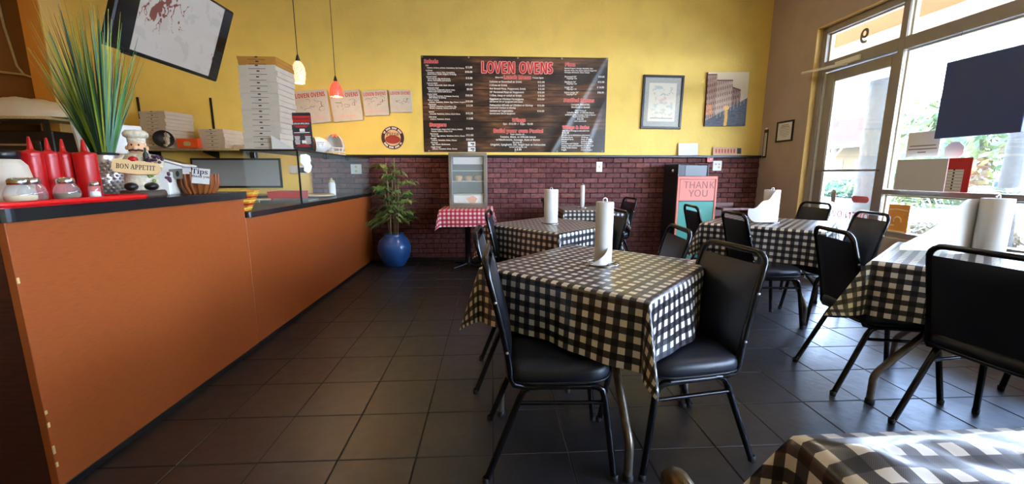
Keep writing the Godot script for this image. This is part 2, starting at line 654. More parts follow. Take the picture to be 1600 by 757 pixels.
# ---------------------------------------------------------------- storefront
func build_storefront() -> void:
	var x0 := 3.74
	var x1 := 3.84
	var xg := 3.80
	var bar := func(st: G, y0: float, y1: float, z0: float, z1: float, a := x0, b := x1) -> void:
		st.span(Vector3(a, y0, z0), Vector3(b, y1, z1), 0.003)
	# frame members: each bar is a part of its own
	var fr := struct("trim_2", sp(Vector3(x0, 0, -4.692), Vector3(x1, 2.782, -4.62), 0.003), M.aluminium)
	part("stop", sp(Vector3(x0 + 0.02, 0, -4.62), Vector3(x1, 2.35, -4.605)), M.aluminium_light, fr)
	for b in [[2.71, 2.782, -4.62, 2.85], [2.30, 2.41, -4.62, -3.77], [2.29, 2.40, -3.712, 2.85], [0.985, 1.03, -3.712, 2.85], [0.59, 0.64, -3.712, 2.85]]:
		var g := G.new()
		bar.call(g, b[0], b[1], b[2], b[3])
		part("rail", g.mesh(), M.aluminium, fr)
	var mz := [-3.742, -1.55, 0.65, 2.82]
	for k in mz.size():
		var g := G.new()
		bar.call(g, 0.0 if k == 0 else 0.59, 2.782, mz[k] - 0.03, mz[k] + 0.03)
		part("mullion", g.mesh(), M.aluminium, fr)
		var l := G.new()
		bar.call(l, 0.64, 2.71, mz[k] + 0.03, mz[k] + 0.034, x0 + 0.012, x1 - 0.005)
		part("mullion_lit_side", l.mesh(), M.aluminium_light, fr)  # cream strip stands for the daylit side face of the mullion
	# windows
	var n := 1
	for k in 3:
		for y in [[2.405, 2.705], [1.035, 2.285], [0.645, 0.98]]:
			var w := struct("window_%d" % n, sp(Vector3(xg - 0.003, y[0] - 0.01, mz[k] + 0.032), Vector3(xg + 0.003, y[1] + 0.01, mz[k + 1] - 0.031)), M.window_glass)
			var g := G.new()
			for zz in [mz[k] + 0.036, mz[k + 1] - 0.048]:
				bar.call(g, y[0], y[1], zz, zz + 0.012, xg - 0.02, xg + 0.02)
			bar.call(g, y[1] - 0.012, y[1], mz[k] + 0.04, mz[k + 1] - 0.04, xg - 0.02, xg + 0.02)
			part("glazing_bead", g.mesh(), M.aluminium_light, w)
			n += 1
	var tr := struct("window_10", sp(Vector3(xg - 0.003, 2.405, -4.622), Vector3(xg + 0.003, 2.715, -3.77)), M.window_glass)
	var tb := G.new()
	bar.call(tb, 2.695, 2.71, -4.62, -3.772, xg - 0.02, xg + 0.02)
	bar.call(tb, 2.41, 2.71, -4.62, -4.60, xg - 0.02, xg + 0.02)
	part("glazing_bead", tb.mesh(), M.aluminium_light, tr)
	# street number on the transom, lettered to be read from outside
	var nine := words([["9", 0, 0, 0.2, 0]])
	var num := part("house_number", nine, M.dark_metal, tr)
	num.transform = Transform3D(Basis(Vector3.UP, PI / 2), Vector3(xg + 0.006, 2.56, -4.22))
	# the door
	var d := struct("door_1", sp(Vector3(3.775, 0.02, -4.602), Vector3(3.82, 2.29, -4.49), 0.003), M.aluminium)
	part("stile", sp(Vector3(3.775, 0.02, -3.85), Vector3(3.82, 2.29, -3.775), 0.003), M.aluminium, d)
	part("door_rail", sp(Vector3(3.775, 2.18, -4.49), Vector3(3.82, 2.29, -3.85), 0.003), M.aluminium, d)
	part("door_rail", sp(Vector3(3.775, 0.02, -4.49), Vector3(3.82, 0.28, -3.85), 0.003), M.aluminium, d)
	part("pane", sp(Vector3(xg - 0.003, 0.27, -4.495), Vector3(xg + 0.003, 2.19, -3.845)), M.window_glass, d)
	part("door_bead", sp(Vector3(3.785, 0.28, -4.49), Vector3(3.815, 2.18, -4.478)), M.aluminium_light, d)
	var pb := G.new()
	pb.tube([Vector3(3.74, 1.212, -4.54), Vector3(3.74, 1.212, -3.81)], 0.012, 8)
	for z in [-4.54, -3.81]:
		pb.tube([Vector3(3.74, 1.212, z), Vector3(3.78, 1.212, z)], 0.01, 8)
	part("push_bar", pb.mesh(), M.aluminium, d)
	var cl := part("closer", bx(Vector3(3.745, 2.345, -4.30), Vector3(0.05, 0.05, 0.30), 0.006), M.aluminium_light, d)
	var arm := G.new()
	arm.tube([Vector3(3.74, 2.315, -4.30), Vector3(3.60, 2.31, -4.55), Vector3(3.57, 2.315, -4.72)], 0.011, 6)
	arm.tube([Vector3(3.57, 2.32, -4.72), Vector3(3.73, 2.335, -4.42)], 0.009, 6)
	part("closer_arm", arm.mesh(), M.aluminium_light, cl)
	# decals on the door glass, made to be read from the street
	var away := Transform3D(Basis(Vector3.UP, PI / 2), Vector3(xg + 0.005, 0, 0))
	var t := part("door_lettering", words([["LOVEN OVENS", 4.17, 0.74, 0.105, 0, 1.0]]), M.print_red, d, "red shop name lettered on the glass, reversed from inside")
	t.transform = away
	var t2 := part("door_lettering", words([["LOVE", 4.36, 1.80, 0.06, 0, 1.0]]), M.grey_plastic, d, "small grey letters high on the glass, reversed from inside")
	t2.transform = away
	var sign_ := part("decal", G.new().prism(rounded_rect(0.20, 0.07, 0.034), 0.002).mesh(), M.print_red, d, "red oval decal")
	sign_.transform = Transform3D(Basis(Vector3.UP, PI / 2), Vector3(xg + 0.004, 0.915, -4.0))
	var leaf := G.new()
	leaf.prism(PackedVector2Array([Vector2(-0.03, -0.07), Vector2(0.03, -0.06), Vector2(0.035, 0.03), Vector2(0.015, 0.075), Vector2(-0.025, 0.06)]), 0.002)
	mat("decal_brown", c8(150, 112, 76), 0.6)
	part("decal", leaf.mesh(), M.decal_brown, d, "brown and green decal").transform = Transform3D(Basis(Vector3.UP, PI / 2), Vector3(xg + 0.004, 0.93, -4.33))


# ---------------------------------------------------------------- outside
func build_outside() -> void:
	mat("concrete", c8(196, 190, 178), 0.85, 0, "mottle", 0.6)
	mat("asphalt", c8(170, 168, 164), 0.9, 0, "mottle", 0.5)
	mat("mulch", c8(96, 72, 54), 0.95, 0, "mottle", 2.0)
	mat("beam_white", c8(150, 148, 146), 0.7)
	mat("soffit", c8(150, 102, 54), 0.7, 0, "soft", 0.5)
	mat("stucco", c8(92, 74, 42), 0.85, 0, "soft", 0.5)
	mat("roof_tile", c8(68, 35, 26), 0.8, 0, "mottle", 0.8)
	mat("trunk", c8(68, 61, 50), 0.9, 0, "mottle", 2.0)
	mat("far_glass", c8(40, 54, 66), 0.12)
	for q in [["leaf_a", c8(56, 72, 32)], ["leaf_b", c8(84, 88, 36)], ["leaf_c", c8(48, 74, 44)], ["leaf_dry", c8(112, 96, 66)]]:
		var m := mat(q[0], q[1], 0.55)
		m.backlight_enabled = true
		m.backlight = q[1] * 0.6
	struct("ground_walkway", sp(Vector3(3.88, -0.3, -22), Vector3(7.0, -0.02, 12)), M.concrete)
	struct("ground_bed", sp(Vector3(7.0, -0.4, -22), Vector3(9.6, -0.06, 12)), M.mulch)
	struct("ground_parking", sp(Vector3(9.6, -0.5, -60), Vector3(70, -0.12, 40)), M.asphalt)
	struct("kerb", sp(Vector3(9.5, -0.4, -22), Vector3(9.7, 0.02, 12), 0.01), M.concrete)
	struct("arcade_roof", sp(Vector3(3.88, 3.55, -22), Vector3(7.0, 3.7, 12)), M.soffit)
	struct("arcade_beam", sp(Vector3(6.6, 2.86, -22), Vector3(7.0, 3.56, 12)), M.beam_white)
	# shop row across the car park
	var b := thing("shop_building", "yellow shop building with red tiled roof across the car park", "building", Vector3(24, -0.12, -26))
	part("wall", sp(Vector3(0, 0, -16), Vector3(8, 3.3, 34)), M.stucco, b)
	var rg := G.new()
	for k in 14:  # tile courses step up the slope
		var t := k / 14.0
		rg.span(Vector3(-1.6 + 4.6 * t, 3.1 + 2.2 * t, -17), Vector3(-1.6 + 4.6 * (t + 0.09), 3.26 + 2.2 * t, 35))
	rg.span(Vector3(2.9, 3.1, -17), Vector3(8.4, 5.3, 35))
	part("roof", rg.mesh(), M.roof_tile, b)
	part("fascia", sp(Vector3(-1.62, 2.92, -17), Vector3(-1.5, 3.14, 35)), M.beam_white, b)
	for k in 14:
		var z := -14.0 + 3.4 * k
		part("post", sp(Vector3(-1.3, 0, z - 0.1), Vector3(-1.1, 2.95, z + 0.1), 0.01), M.beam_white, b)
		var br := G.new()
		br.tube([Vector3(-1.2, 2.3, z), Vector3(-1.2, 2.95, z + 0.65)], 0.06, 6)
		br.tube([Vector3(-1.2, 2.3, z), Vector3(-1.2, 2.95, z - 0.65)], 0.06, 6)
		part("bracket", br.mesh(), M.beam_white, b)
		var w := part("window", sp(Vector3(-0.06, 0.5, z + 0.5), Vector3(0.02, 2.2, z + 2.9)), M.beam_white, b)
		for i in 3:
			part("pane", sp(Vector3(-0.08, 0.58, z + 0.58 + 0.78 * i), Vector3(-0.05, 2.12, z + 1.28 + 0.78 * i)), M.far_glass, w)
	# palm by the walkway
	var p := thing("palm_tree", "tall palm tree with rough pale trunk outside the glass door", "palm", Vector3(7.9, -0.06, -8.15))
	var prof := []
	for k in 46:
		prof.append(Vector2(0.235 + (0.012 if k % 2 else -0.008) - 0.0012 * k, 0.16 * k))
	part("trunk", G.new().lathe(prof, 14).mesh(), M.trunk, p)
	for k in 9:
		var f := part("frond", palm_frond(2.2, 26, 0.5), [M.leaf_a, M.leaf_c][k % 2], p)
		f.position = Vector3(0, 7.1, 0)
		f.rotation_degrees = Vector3(0, 40.0 * k, 0)
	# low fan palm near the big window
	var q := thing("fan_palm", "sunlit palm with arching yellow-green fronds beyond the big window", "palm", Vector3(7.9, -0.06, -5.8))
	part("trunk", G.new().lathe([Vector2(0.14, 0), Vector2(0.11, 0.5), Vector2(0.07, 0.8)], 10).mesh(), M.trunk, q)
	for k in 11:
		var f := part("frond", palm_frond(1.7, 20, 0.55), [M.leaf_b, M.leaf_a, M.leaf_b][k % 3], q)
		f.position = Vector3(0, 0.78, 0)
		f.rotation_degrees = Vector3(0, 33.0 * k + 8, 0)
	var q2 := thing("fan_palm", "tall palm crown seen above the dark panel in the window", "palm", Vector3(9.5, -0.06, -7.0))
	part("trunk", G.new().lathe([Vector2(0.17, 0), Vector2(0.14, 2.2), Vector2(0.13, 3.95)], 10).mesh(), M.trunk, q2)
	for k in 10:
		var f := part("frond", palm_frond(1.9, 22, 0.6), [M.leaf_c, M.leaf_a][k % 2], q2)
		f.position = Vector3(0, 3.9, 0)
		f.rotation_degrees = Vector3(0, 36.0 * k, 0)
	bush("shrub", "small round yellow-green tree beyond the white paper notice", Vector3(17.0, -0.12, -15.0), Vector3(1.7, 4.1, 1.7), ["leaf_b", "leaf_a"], 1800, 0.2)
	bush("shrub", "wide green bush behind the arching palm fronds", Vector3(18.2, -0.12, -10.9), Vector3(1.9, 2.6, 1.7), ["leaf_c", "leaf_a"], 1500, 0.18)
	bush("shrub", "low hedge in front of the far shop windows", Vector3(19.5, -0.12, -20.0), Vector3(1.0, 0.9, 6.0), ["leaf_c", "leaf_b"], 1500, 0.2)
	bush("groundcover", "dry pale groundcover in the bed under the window", Vector3(8.3, -0.1, -6.9), Vector3(0.9, 0.34, 0.85), ["leaf_dry", "leaf_dry"], 1300, 0.1)
	bush("groundcover", "yellowish groundcover in the bed further right", Vector3(8.3, -0.1, -3.6), Vector3(1.0, 0.4, 1.2), ["leaf_b", "leaf_dry"], 900, 0.12)


func palm_frond(length: float, leaflets: int, rise: float) -> ArrayMesh:
	var g := G.new()
	var spine := func(t: float) -> Vector3: return Vector3(length * 0.86 * t, length * rise * (t - 0.95 * t * t * 1.15), 0)
	var pts := []
	for i in 8:
		pts.append(spine.call(i / 7.0))
	g.tube(pts, 0.016, 5, true, 0.004)
	g.flat()
	for i in leaflets:
		var t := 0.15 + 0.85 * i / leaflets
		var a: Vector3 = spine.call(t)
		var l := length * 0.34 * sin(PI * clampf(t * 0.9 + 0.08, 0, 1)) + 0.08
		for s in [-1.0, 1.0]:
			var tip := a + Vector3(l * 0.55, -l * 0.25, s * l)
			var mid := a + Vector3(l * 0.3, l * 0.06, s * l * 0.5)
			var w := Vector3(0.022, 0, 0)
			g.quad(a - w, a + w, mid + w, mid - w)
			g.tri(mid - w, mid + w, tip)
	return g.mesh()


func bush(called: String, label: String, at: Vector3, r: Vector3, leaf: Array, n: int, size: float) -> void:
	var o := thing(called, label, "shrub", at)
	var core := G.new().ball(Vector3(0, r.y * 0.5, 0), r * Vector3(0.7, 0.45, 0.7), 10, 6)
	part("branches", core.mesh(), M[leaf[0]], o)
	for k in leaf.size():
		var g := G.new()
		g.flat()
		for i in n / leaf.size():
			var d := Vector3(rng.randf_range(-1, 1), rng.randf_range(-1, 1), rng.randf_range(-1, 1)).normalized() * rng.randf_range(0.72, 1.05)
			var p := Vector3(d.x * r.x, (d.y * 0.5 + 0.5) * r.y, d.z * r.z)
			var u := Vector3(rng.randf_range(-1, 1), rng.randf_range(-1, 1), rng.randf_range(-1, 1)).normalized() * size
			var v := u.cross(Vector3(rng.randf_range(-1, 1), rng.randf_range(-1, 1), rng.randf_range(-1, 1))).normalized() * size * 0.4
			g.quad(p - u, p + v, p + u, p - v)
		part("leaves", g.mesh(), M[leaf[k]], o).set_meta("kind", "stuff")


# ---------------------------------------------------------------- lamps in the ceiling (above the frame; those over the tables only add light)
func build_ceiling_lights() -> void:
	var glow := mat("lamp_diffuser", Color(1, 0.93, 0.8), 0.6)
	glow.emission_enabled = true
	glow.emission = Color(1, 0.86, 0.62)
	glow.emission_energy_multiplier = 2.0
	var spots := [[-3.7, -3.5, "over the kitchen shelves", 0.65], [-3.4, -1.0, "over the cash desk", 0.4], [1.1, -3.6, "added over the middle tables to brighten the back wall", 1.2], [2.5, -0.9, "added over the window tables to brighten the right wall", 0.7]]  # the two over the tables are added, to lift the dining side
	for s in spots:
		var o := thing("ceiling_light", "square warm ceiling light panel " + s[2], "ceiling light", Vector3(s[0], 3.9, s[1]), 0, "ceiling light panels")
		part("lamp_frame", bx(Vector3(0, -0.02, 0), Vector3(0.66, 0.04, 0.66), 0.006), M.white_plastic, o)
		part("lamp_diffuser", bx(Vector3(0, -0.042, 0), Vector3(0.58, 0.006, 0.58)), glow, o)
		var l := AreaLight3D.new()
		l.name = "lamp_light"
		o.add_child(l)
		l.position = Vector3(0, -0.06, 0)
		l.rotation_degrees.x = -90
		l.area_size = Vector2(0.58, 0.58)
		l.light_color = Color(1.0, 0.9, 0.5) if s[0] < -2 else Color(1.0, 0.95, 0.88)
		l.light_energy = s[3]
		l.light_size = 0.3
		l.area_range = 14.0
		l.shadow_enabled = true


# ---------------------------------------------------------------- counters
const FRONT_X := -1.611

func build_counter() -> void:
	var c := thing("bar_counter", "tall orange laminate counter front with dark red end panel", "counter", Vector3(FRONT_X, 0, -2.06))
	part("front_panel", sp(Vector3(-0.03, 0.015, -0.652), Vector3(0, 1.02, 0.652), 0.002), M.counter_laminate, c, "orange laminate front")
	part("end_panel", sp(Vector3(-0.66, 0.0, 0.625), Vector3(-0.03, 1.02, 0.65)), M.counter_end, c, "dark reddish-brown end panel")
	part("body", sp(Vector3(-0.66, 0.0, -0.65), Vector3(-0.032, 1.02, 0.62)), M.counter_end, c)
	var ch := G.new()
	for q in [[0.18, 0.02], [0.12, 0.012], [0.28, 0.012], [0.33, 0.009], [0.82, 0.013]]:
		ch.box(Vector3(0.0005, q[0], 0.648), Vector3(0.004, q[1] * 1.6, 0.008), 0.001)
	part("edge_chip", ch.mesh(), M.chip, c, "pale chips along the laminate edge")
	part("kick_strip", sp(Vector3(-0.03, 0, -0.652), Vector3(0.004, 0.03, 0.652), 0.002), M.black_trim, c)
	var s := thing("service_counter", "long low orange laminate counter running to the brick wall", "counter", Vector3(FRONT_X, 0, -4.09))
	part("front_panel", sp(Vector3(-0.03, 0.015, -1.375), Vector3(-0.002, 0.892, 1.372), 0.002), M.counter_laminate, s, "orange laminate front")
	part("body", sp(Vector3(-0.66, 0, -1.375), Vector3(-0.032, 0.892, 1.37)), M.counter_end, s)
	part("kick_strip", sp(Vector3(-0.03, 0, -1.375), Vector3(0.003, 0.03, 1.372), 0.002), M.black_trim, s)
	var top := func(w: float, l: float, h: float) -> ArrayMesh:
		var g := G.new()
		g.prism(rounded_rect(w, l, 0.035, 5), h, Transform3D(Basis(Vector3(1, 0, 0), Vector3(0, 0, -1), Vector3(0, 1, 0)), Vector3.ZERO))
		return g.mesh()
	var t1 := single("countertop", top.call(0.76, 1.35, 0.045), M.stone_black, "raised black stone countertop with rounded corners above the orange front", "countertop", Vector3(-1.965, 1.02, -2.06))
	t1.rotation_degrees.y = 0
	single("countertop", top.call(0.76, 2.74, 0.038), M.stone_black, "lower black stone countertop under the glass guard", "countertop", Vector3(-1.965, 0.892, -4.098))
	# sneeze guard
	var g := thing("sneeze_guard", "clear glass sneeze guard with black top shelf on the lower counter", "glass guard", Vector3(-1.6, 0.93, -3.5))
	part("end_pane", sp(Vector3(-0.44, 0, -0.004), Vector3(0, 0.432, 0.004)), M.guard_glass, g)
	part("front_pane", sp(Vector3(-0.008, 0, -0.98), Vector3(0, 0.432, -0.005)), M.guard_glass, g)
	part("front_pane", sp(Vector3(-0.008, 0, -1.95), Vector3(0, 0.432, -0.985)), M.guard_glass, g)
	part("top_shelf", sp(Vector3(-0.46, 0.433, -1.95), Vector3(0.01, 0.448, 0.014), 0.002), M.black_trim, g)
	part("corner_post", sp(Vector3(-0.009, 0, -0.005), Vector3(0.002, 0.432, 0.006)), M.dark_metal, g)
	for p in [Vector3(-0.36, 0.40, 0), Vector3(-0.01, 0.415, -1.2), Vector3(-0.01, 0.415, -0.6)]:
		part("clip", bx(p, Vector3(0.045, 0.05, 0.03), 0.004), M.black_plastic, g)


# ---------------------------------------------------------------- behind the counter
func pizza_box_meshes(w: float, h: float) -> Array:
	var body := G.new()
	body.box(Vector3(0, h * 0.45, 0), Vector3(w - 0.004, h * 0.9, w - 0.004), 0.001)
	var lid := G.new()
	lid.span(Vector3(-w / 2, h * 0.93, -w / 2), Vector3(w / 2, h, w / 2), 0.001)
	lid.span(Vector3(-w / 2, h * 0.35, w / 2 - 0.003), Vector3(w / 2, h * 0.95, w / 2))
	var slot := G.new()
	slot.box(Vector3(0, h * 0.86, w / 2 + 0.0005), Vector3(0.022, 0.009, 0.004))
	slot.box(Vector3(0, h * 0.3, w / 2 - 0.0005), Vector3(w * 0.45, 0.0025, 0.003))
	return [body.mesh(), lid.mesh(), slot.mesh()]


func box_stack(label: String, group: String, at: Vector3, turn: float, w: float, h: float, n: int, mat_of: Callable, lean: Vector3) -> void:
	var ms := pizza_box_meshes(w, h)
	for k in n:
		var place: String = "at the bottom" if k == 0 else "on top" if k == n - 1 else ["", "second", "third", "fourth", "fifth", "sixth", "seventh", "eighth", "ninth", "tenth", "eleventh", "twelfth", "thirteenth", "fourteenth"][k] + " from the bottom"
		var m: Material = mat_of.call(k)
		var o := thing("pizza_box", "%s, %s" % [label, place], "box", at + lean * k + Vector3(rng.randf_range(-0.006, 0.006), (h + 0.0004) * k, rng.randf_range(-0.006, 0.006)), turn + rng.randf_range(-1.5, 1.5), group)
		part("tray", ms[0], m, o)
		part("lid", ms[1], m, o)
		part("slot", ms[2], M.print_black, o)


func build_kitchen_wall() -> void:
	# wall shelf on slotted standards
	var s := thing("wall_shelf", "pale wooden wall shelf carrying pizza boxes behind the counter", "shelf", Vector3(-3.62, 1.455, WALL_Z))
	part("shelf_board", sp(Vector3(-0.75, 0, 0.005), Vector3(0.70, 0.024, 0.32), 0.002), M.cream_wood, s)
	for x in [-0.6, 0.12, 0.6]:
		part("bracket", G.new().prism(PackedVector2Array([Vector2(0, 0), Vector2(0.28, 0), Vector2(0.28, -0.02), Vector2(0, -0.09)]), 0.012, Transform3D(Basis(Vector3.UP, -PI / 2), Vector3(x, -0.001, 0.005))).mesh(), M.dark_metal, s)
	for x in [-4.41, -3.53]:
		var st := thing("shelf_standard", "black slotted shelf standard %s on the yellow wall" % ("nearer the grass plant" if x < -4 else "beside the tall white box stack"), "bracket rail", Vector3(x, 1.2, WALL_Z))
		part("rail", sp(Vector3(-0.012, 0, 0.0), Vector3(0.012, 0.92, 0.012)), M.dark_metal, st)
		var h := G.new()
		for k in 22:
			h.box(Vector3(0, 0.03 + 0.04 * k, 0.0125), Vector3(0.006, 0.02, 0.002))
		part("slots", h.mesh(), M.print_black, st)
	box_stack("white pizza box in the wide stack behind the till", "wide stack of pizza boxes", Vector3(-3.96, 1.48, -5.30), -12, 0.36, 0.042, 10, func(_k): return M.box_white, Vector3(0.002, 0, 0))
	box_stack("white pizza box in the short stack by the round pan", "short stack of pizza boxes", Vector3(-3.34, 1.48, -5.33), -8, 0.32, 0.045, 5, func(_k): return M.box_white, Vector3.ZERO)
	box_stack("lone white pizza box at the shelf end", "flat box", Vector3(-2.985, 1.48, -5.33), -4, 0.28, 0.045, 1, func(_k): return M.box_white, Vector3.ZERO)
	var ob := thing("snack_carton", "small orange carton in front of the short box stack", "carton", Vector3(-3.60, 1.48, -5.13), -6)
	part("carton", bx(Vector3(0, 0.055, 0), Vector3(0.26, 0.11, 0.06), 0.003), M.box_orange, ob)
	part("carton_print", G.new().prism(rounded_rect(0.09, 0.05, 0.02), 0.001, Transform3D(Basis(), Vector3(0.0, 0.05, 0.0301))).mesh(), M.cream_wood, ob)
	var pan := G.new()
	pan.X = Transform3D(Basis(Vector3.RIGHT, PI / 2), Vector3(0, 0.1, 0))
	pan.lathe([Vector2(0.0, 0), Vector2(0.07, 0), Vector2(0.095, 0.035), Vector2(0.1, 0.035), Vector2(0.075, -0.004), Vector2(0.0, -0.004)], 20)
	single("round_pan", pan.mesh(), M.dark_metal, "round dark metal pan standing on edge on the shelf", "pan", Vector3(-3.86, 1.48, -5.09), 40)
	# grey board and plates on the wall
	var b := thing("grey_board", "grey framed board on the wall below the shelf", "board", Vector3(-3.30, 1.185, WALL_Z))
	mat("board_grey", c8(150, 156, 152), 0.5)
	part("board", sp(Vector3(-0.54, -0.165, 0), Vector3(0.54, 0.165, 0.02)), M.board_grey, b)
	var bf := G.new()
	for q in [[-0.56, 0.165, 0.56, 0.19], [-0.56, -0.19, 0.56, -0.165], [-0.56, -0.165, -0.54, 0.165], [0.54, -0.165, 0.56, 0.165]]:
		bf.span(Vector3(q[0], q[1], 0), Vector3(q[2], q[3], 0.026))
	part("frame", bf.mesh(), M.black_plastic, b)
	var bk := thing("back_counter", "dark back counter against the kitchen wall", "counter", Vector3(-3.6, 0, -5.2))
	part("body", sp(Vector3(-1.2, 0, -0.3), Vector3(1.2, 0.88, 0.25)), M.dark_metal, bk)
	part("worktop", sp(Vector3(-1.22, 0.88, -0.3), Vector3(1.22, 0.92, 0.27), 0.004), M.stone_black, bk)
	var sw := thing("wall_switch", "white double switch plate with black half on the yellow wall behind glass", "switch", Vector3(-2.52, 1.232, WALL_Z))
	part("plate", sp(Vector3(-0.12, -0.05, 0), Vector3(0.12, 0.05, 0.012), 0.002), M.white_plastic, sw)
	part("black_cover", sp(Vector3(0.0, -0.04, 0.012), Vector3(0.13, 0.025, 0.03), 0.003), M.black_plastic, sw)
	var pl := thing("wall_outlet", "pale square outlet plate on the bricks behind the glass guard", "outlet", Vector3(-1.77, 1.237, WALL_Z + 0.03))
	part("plate", bx(Vector3(0, 0, 0.008), Vector3(0.135, 0.125, 0.012), 0.003), M.white_plastic, pl)
	for y in [-0.028, 0.028]:
		part("socket", bx(Vector3(0, y, 0.015), Vector3(0.03, 0.03, 0.004), 0.001), M.cream_wood, pl)
	# the far left: shelf with a covered stack, dark oven below
	var ls := thing("storage_shelf", "wooden storage shelf with steel edge at the far left", "shelf", Vector3(-5.3, 1.77, -4.95))
	part("shelf_board", sp(Vector3(-0.85, 0, -0.5), Vector3(0.42, 0.03, 0.12), 0.002), M.cream_wood, ls)
	part("shelf_edge", sp(Vector3(-0.85, -0.035, 0.10), Vector3(0.42, -0.001, 0.13), 0.002), M.dark_metal, ls)
	for x in [-0.8, 0.36]:
		part("post", sp(Vector3(x, -1.77, -0.48), Vector3(x + 0.04, 0.0, -0.44)), M.dark_metal, ls)
		part("post", sp(Vector3(x, -1.77, 0.06), Vector3(x + 0.04, 0.0, 0.1)), M.dark_metal, ls)
	var bag := G.new()
	bag.patch(26, 14, func(u: float, v: float) -> Vector3:
		var x := lerpf(-0.62, 0.6, u)
		var edge := pow(sin(PI * clampf(u, 0.001, 0.999)), 0.35)
		var a := PI * v
		var y := sin(a) * (0.25 - 0.05 * u) * edge
		var z := -cos(a) * 0.23 * edge
		var k := 0.012 * sin(31.0 * u + 7.0 * v) * sin(19.0 * v + 4.0 * u)
		return Vector3(x, y + k * sin(a), z + k))
	var bagm := mat("plastic_bag", c8(222, 214, 196), 0.3)
	bump(bagm, "rough_n", 0.6)
	bagm.uv1_triplanar = true
	bagm.uv1_scale = Vector3.ONE * 3.0
	single("plastic_bag", bag.mesh(), bagm, "crumpled translucent plastic bag over goods on the left shelf", "bag", Vector3(-5.3, 1.802, -5.05))
	var ov := thing("pizza_oven", "dark kitchen oven below the left storage shelf", "oven", Vector3(-5.32, 0, -5.05))
	part("body", sp(Vector3(-0.72, 0.5, -0.33), Vector3(0.32, 1.66, 0.05), 0.01), M.dark_metal, ov)
	part("oven_door", sp(Vector3(-0.6, 1.25, 0.05), Vector3(0.2, 1.55, 0.08), 0.006), M.black_plastic, ov)
	part("handle", G.new().tube([Vector3(-0.5, 1.5, 0.12), Vector3(0.1, 1.5, 0.12)], 0.012).mesh(), M.steel, ov)
	part("stand", sp(Vector3(-0.7, 0, -0.35), Vector3(0.3, 0.5, 0.0)), M.dark_metal, ov)
	var cb := G.new()
	cb.tube([Vector3(-5.80, 3.88, -5.44), Vector3(-5.76, 2.9, -5.44), Vector3(-5.70, 2.46, -5.44), Vector3(-5.64, 2.36, -5.44), Vector3(-5.38, 2.27, -5.44)], 0.012, 6)
	cb.tube([Vector3(-6.18, 2.42, -5.44), Vector3(-5.64, 2.36, -5.44)], 0.012, 6)
	single("wall_cable", cb.mesh(), M.cream_wood, "beige cable running down the dark kitchen wall", "cable")
	# the tall stack on the guard
	box_stack("white pizza box in the tall stack", "tall stack of pizza boxes", Vector3(-1.885, 1.379, -3.67), 0, 0.30, 0.0438, 15, func(_k): return M.box_white, Vector3(0.0012, 0, 0))
	box_stack("brown pizza box above the tall white stack", "brown pizza boxes", Vector3(-1.872, 1.379 + 0.0438 * 15, -3.67), 0, 0.30, 0.034, 2, func(_k): return M.box_brown, Vector3.ZERO)
	var card := G.new()
	card.prism(PackedVector2Array([Vector2(0, 0), Vector2(0.19, 0), Vector2(0.0, 0.11)]), 0.002)
	single("paper_card", card.mesh(), M.paper, "white triangular card leaning at the foot of the tall box stack", "card", Vector3(-1.80, 1.379, -3.495), -6)


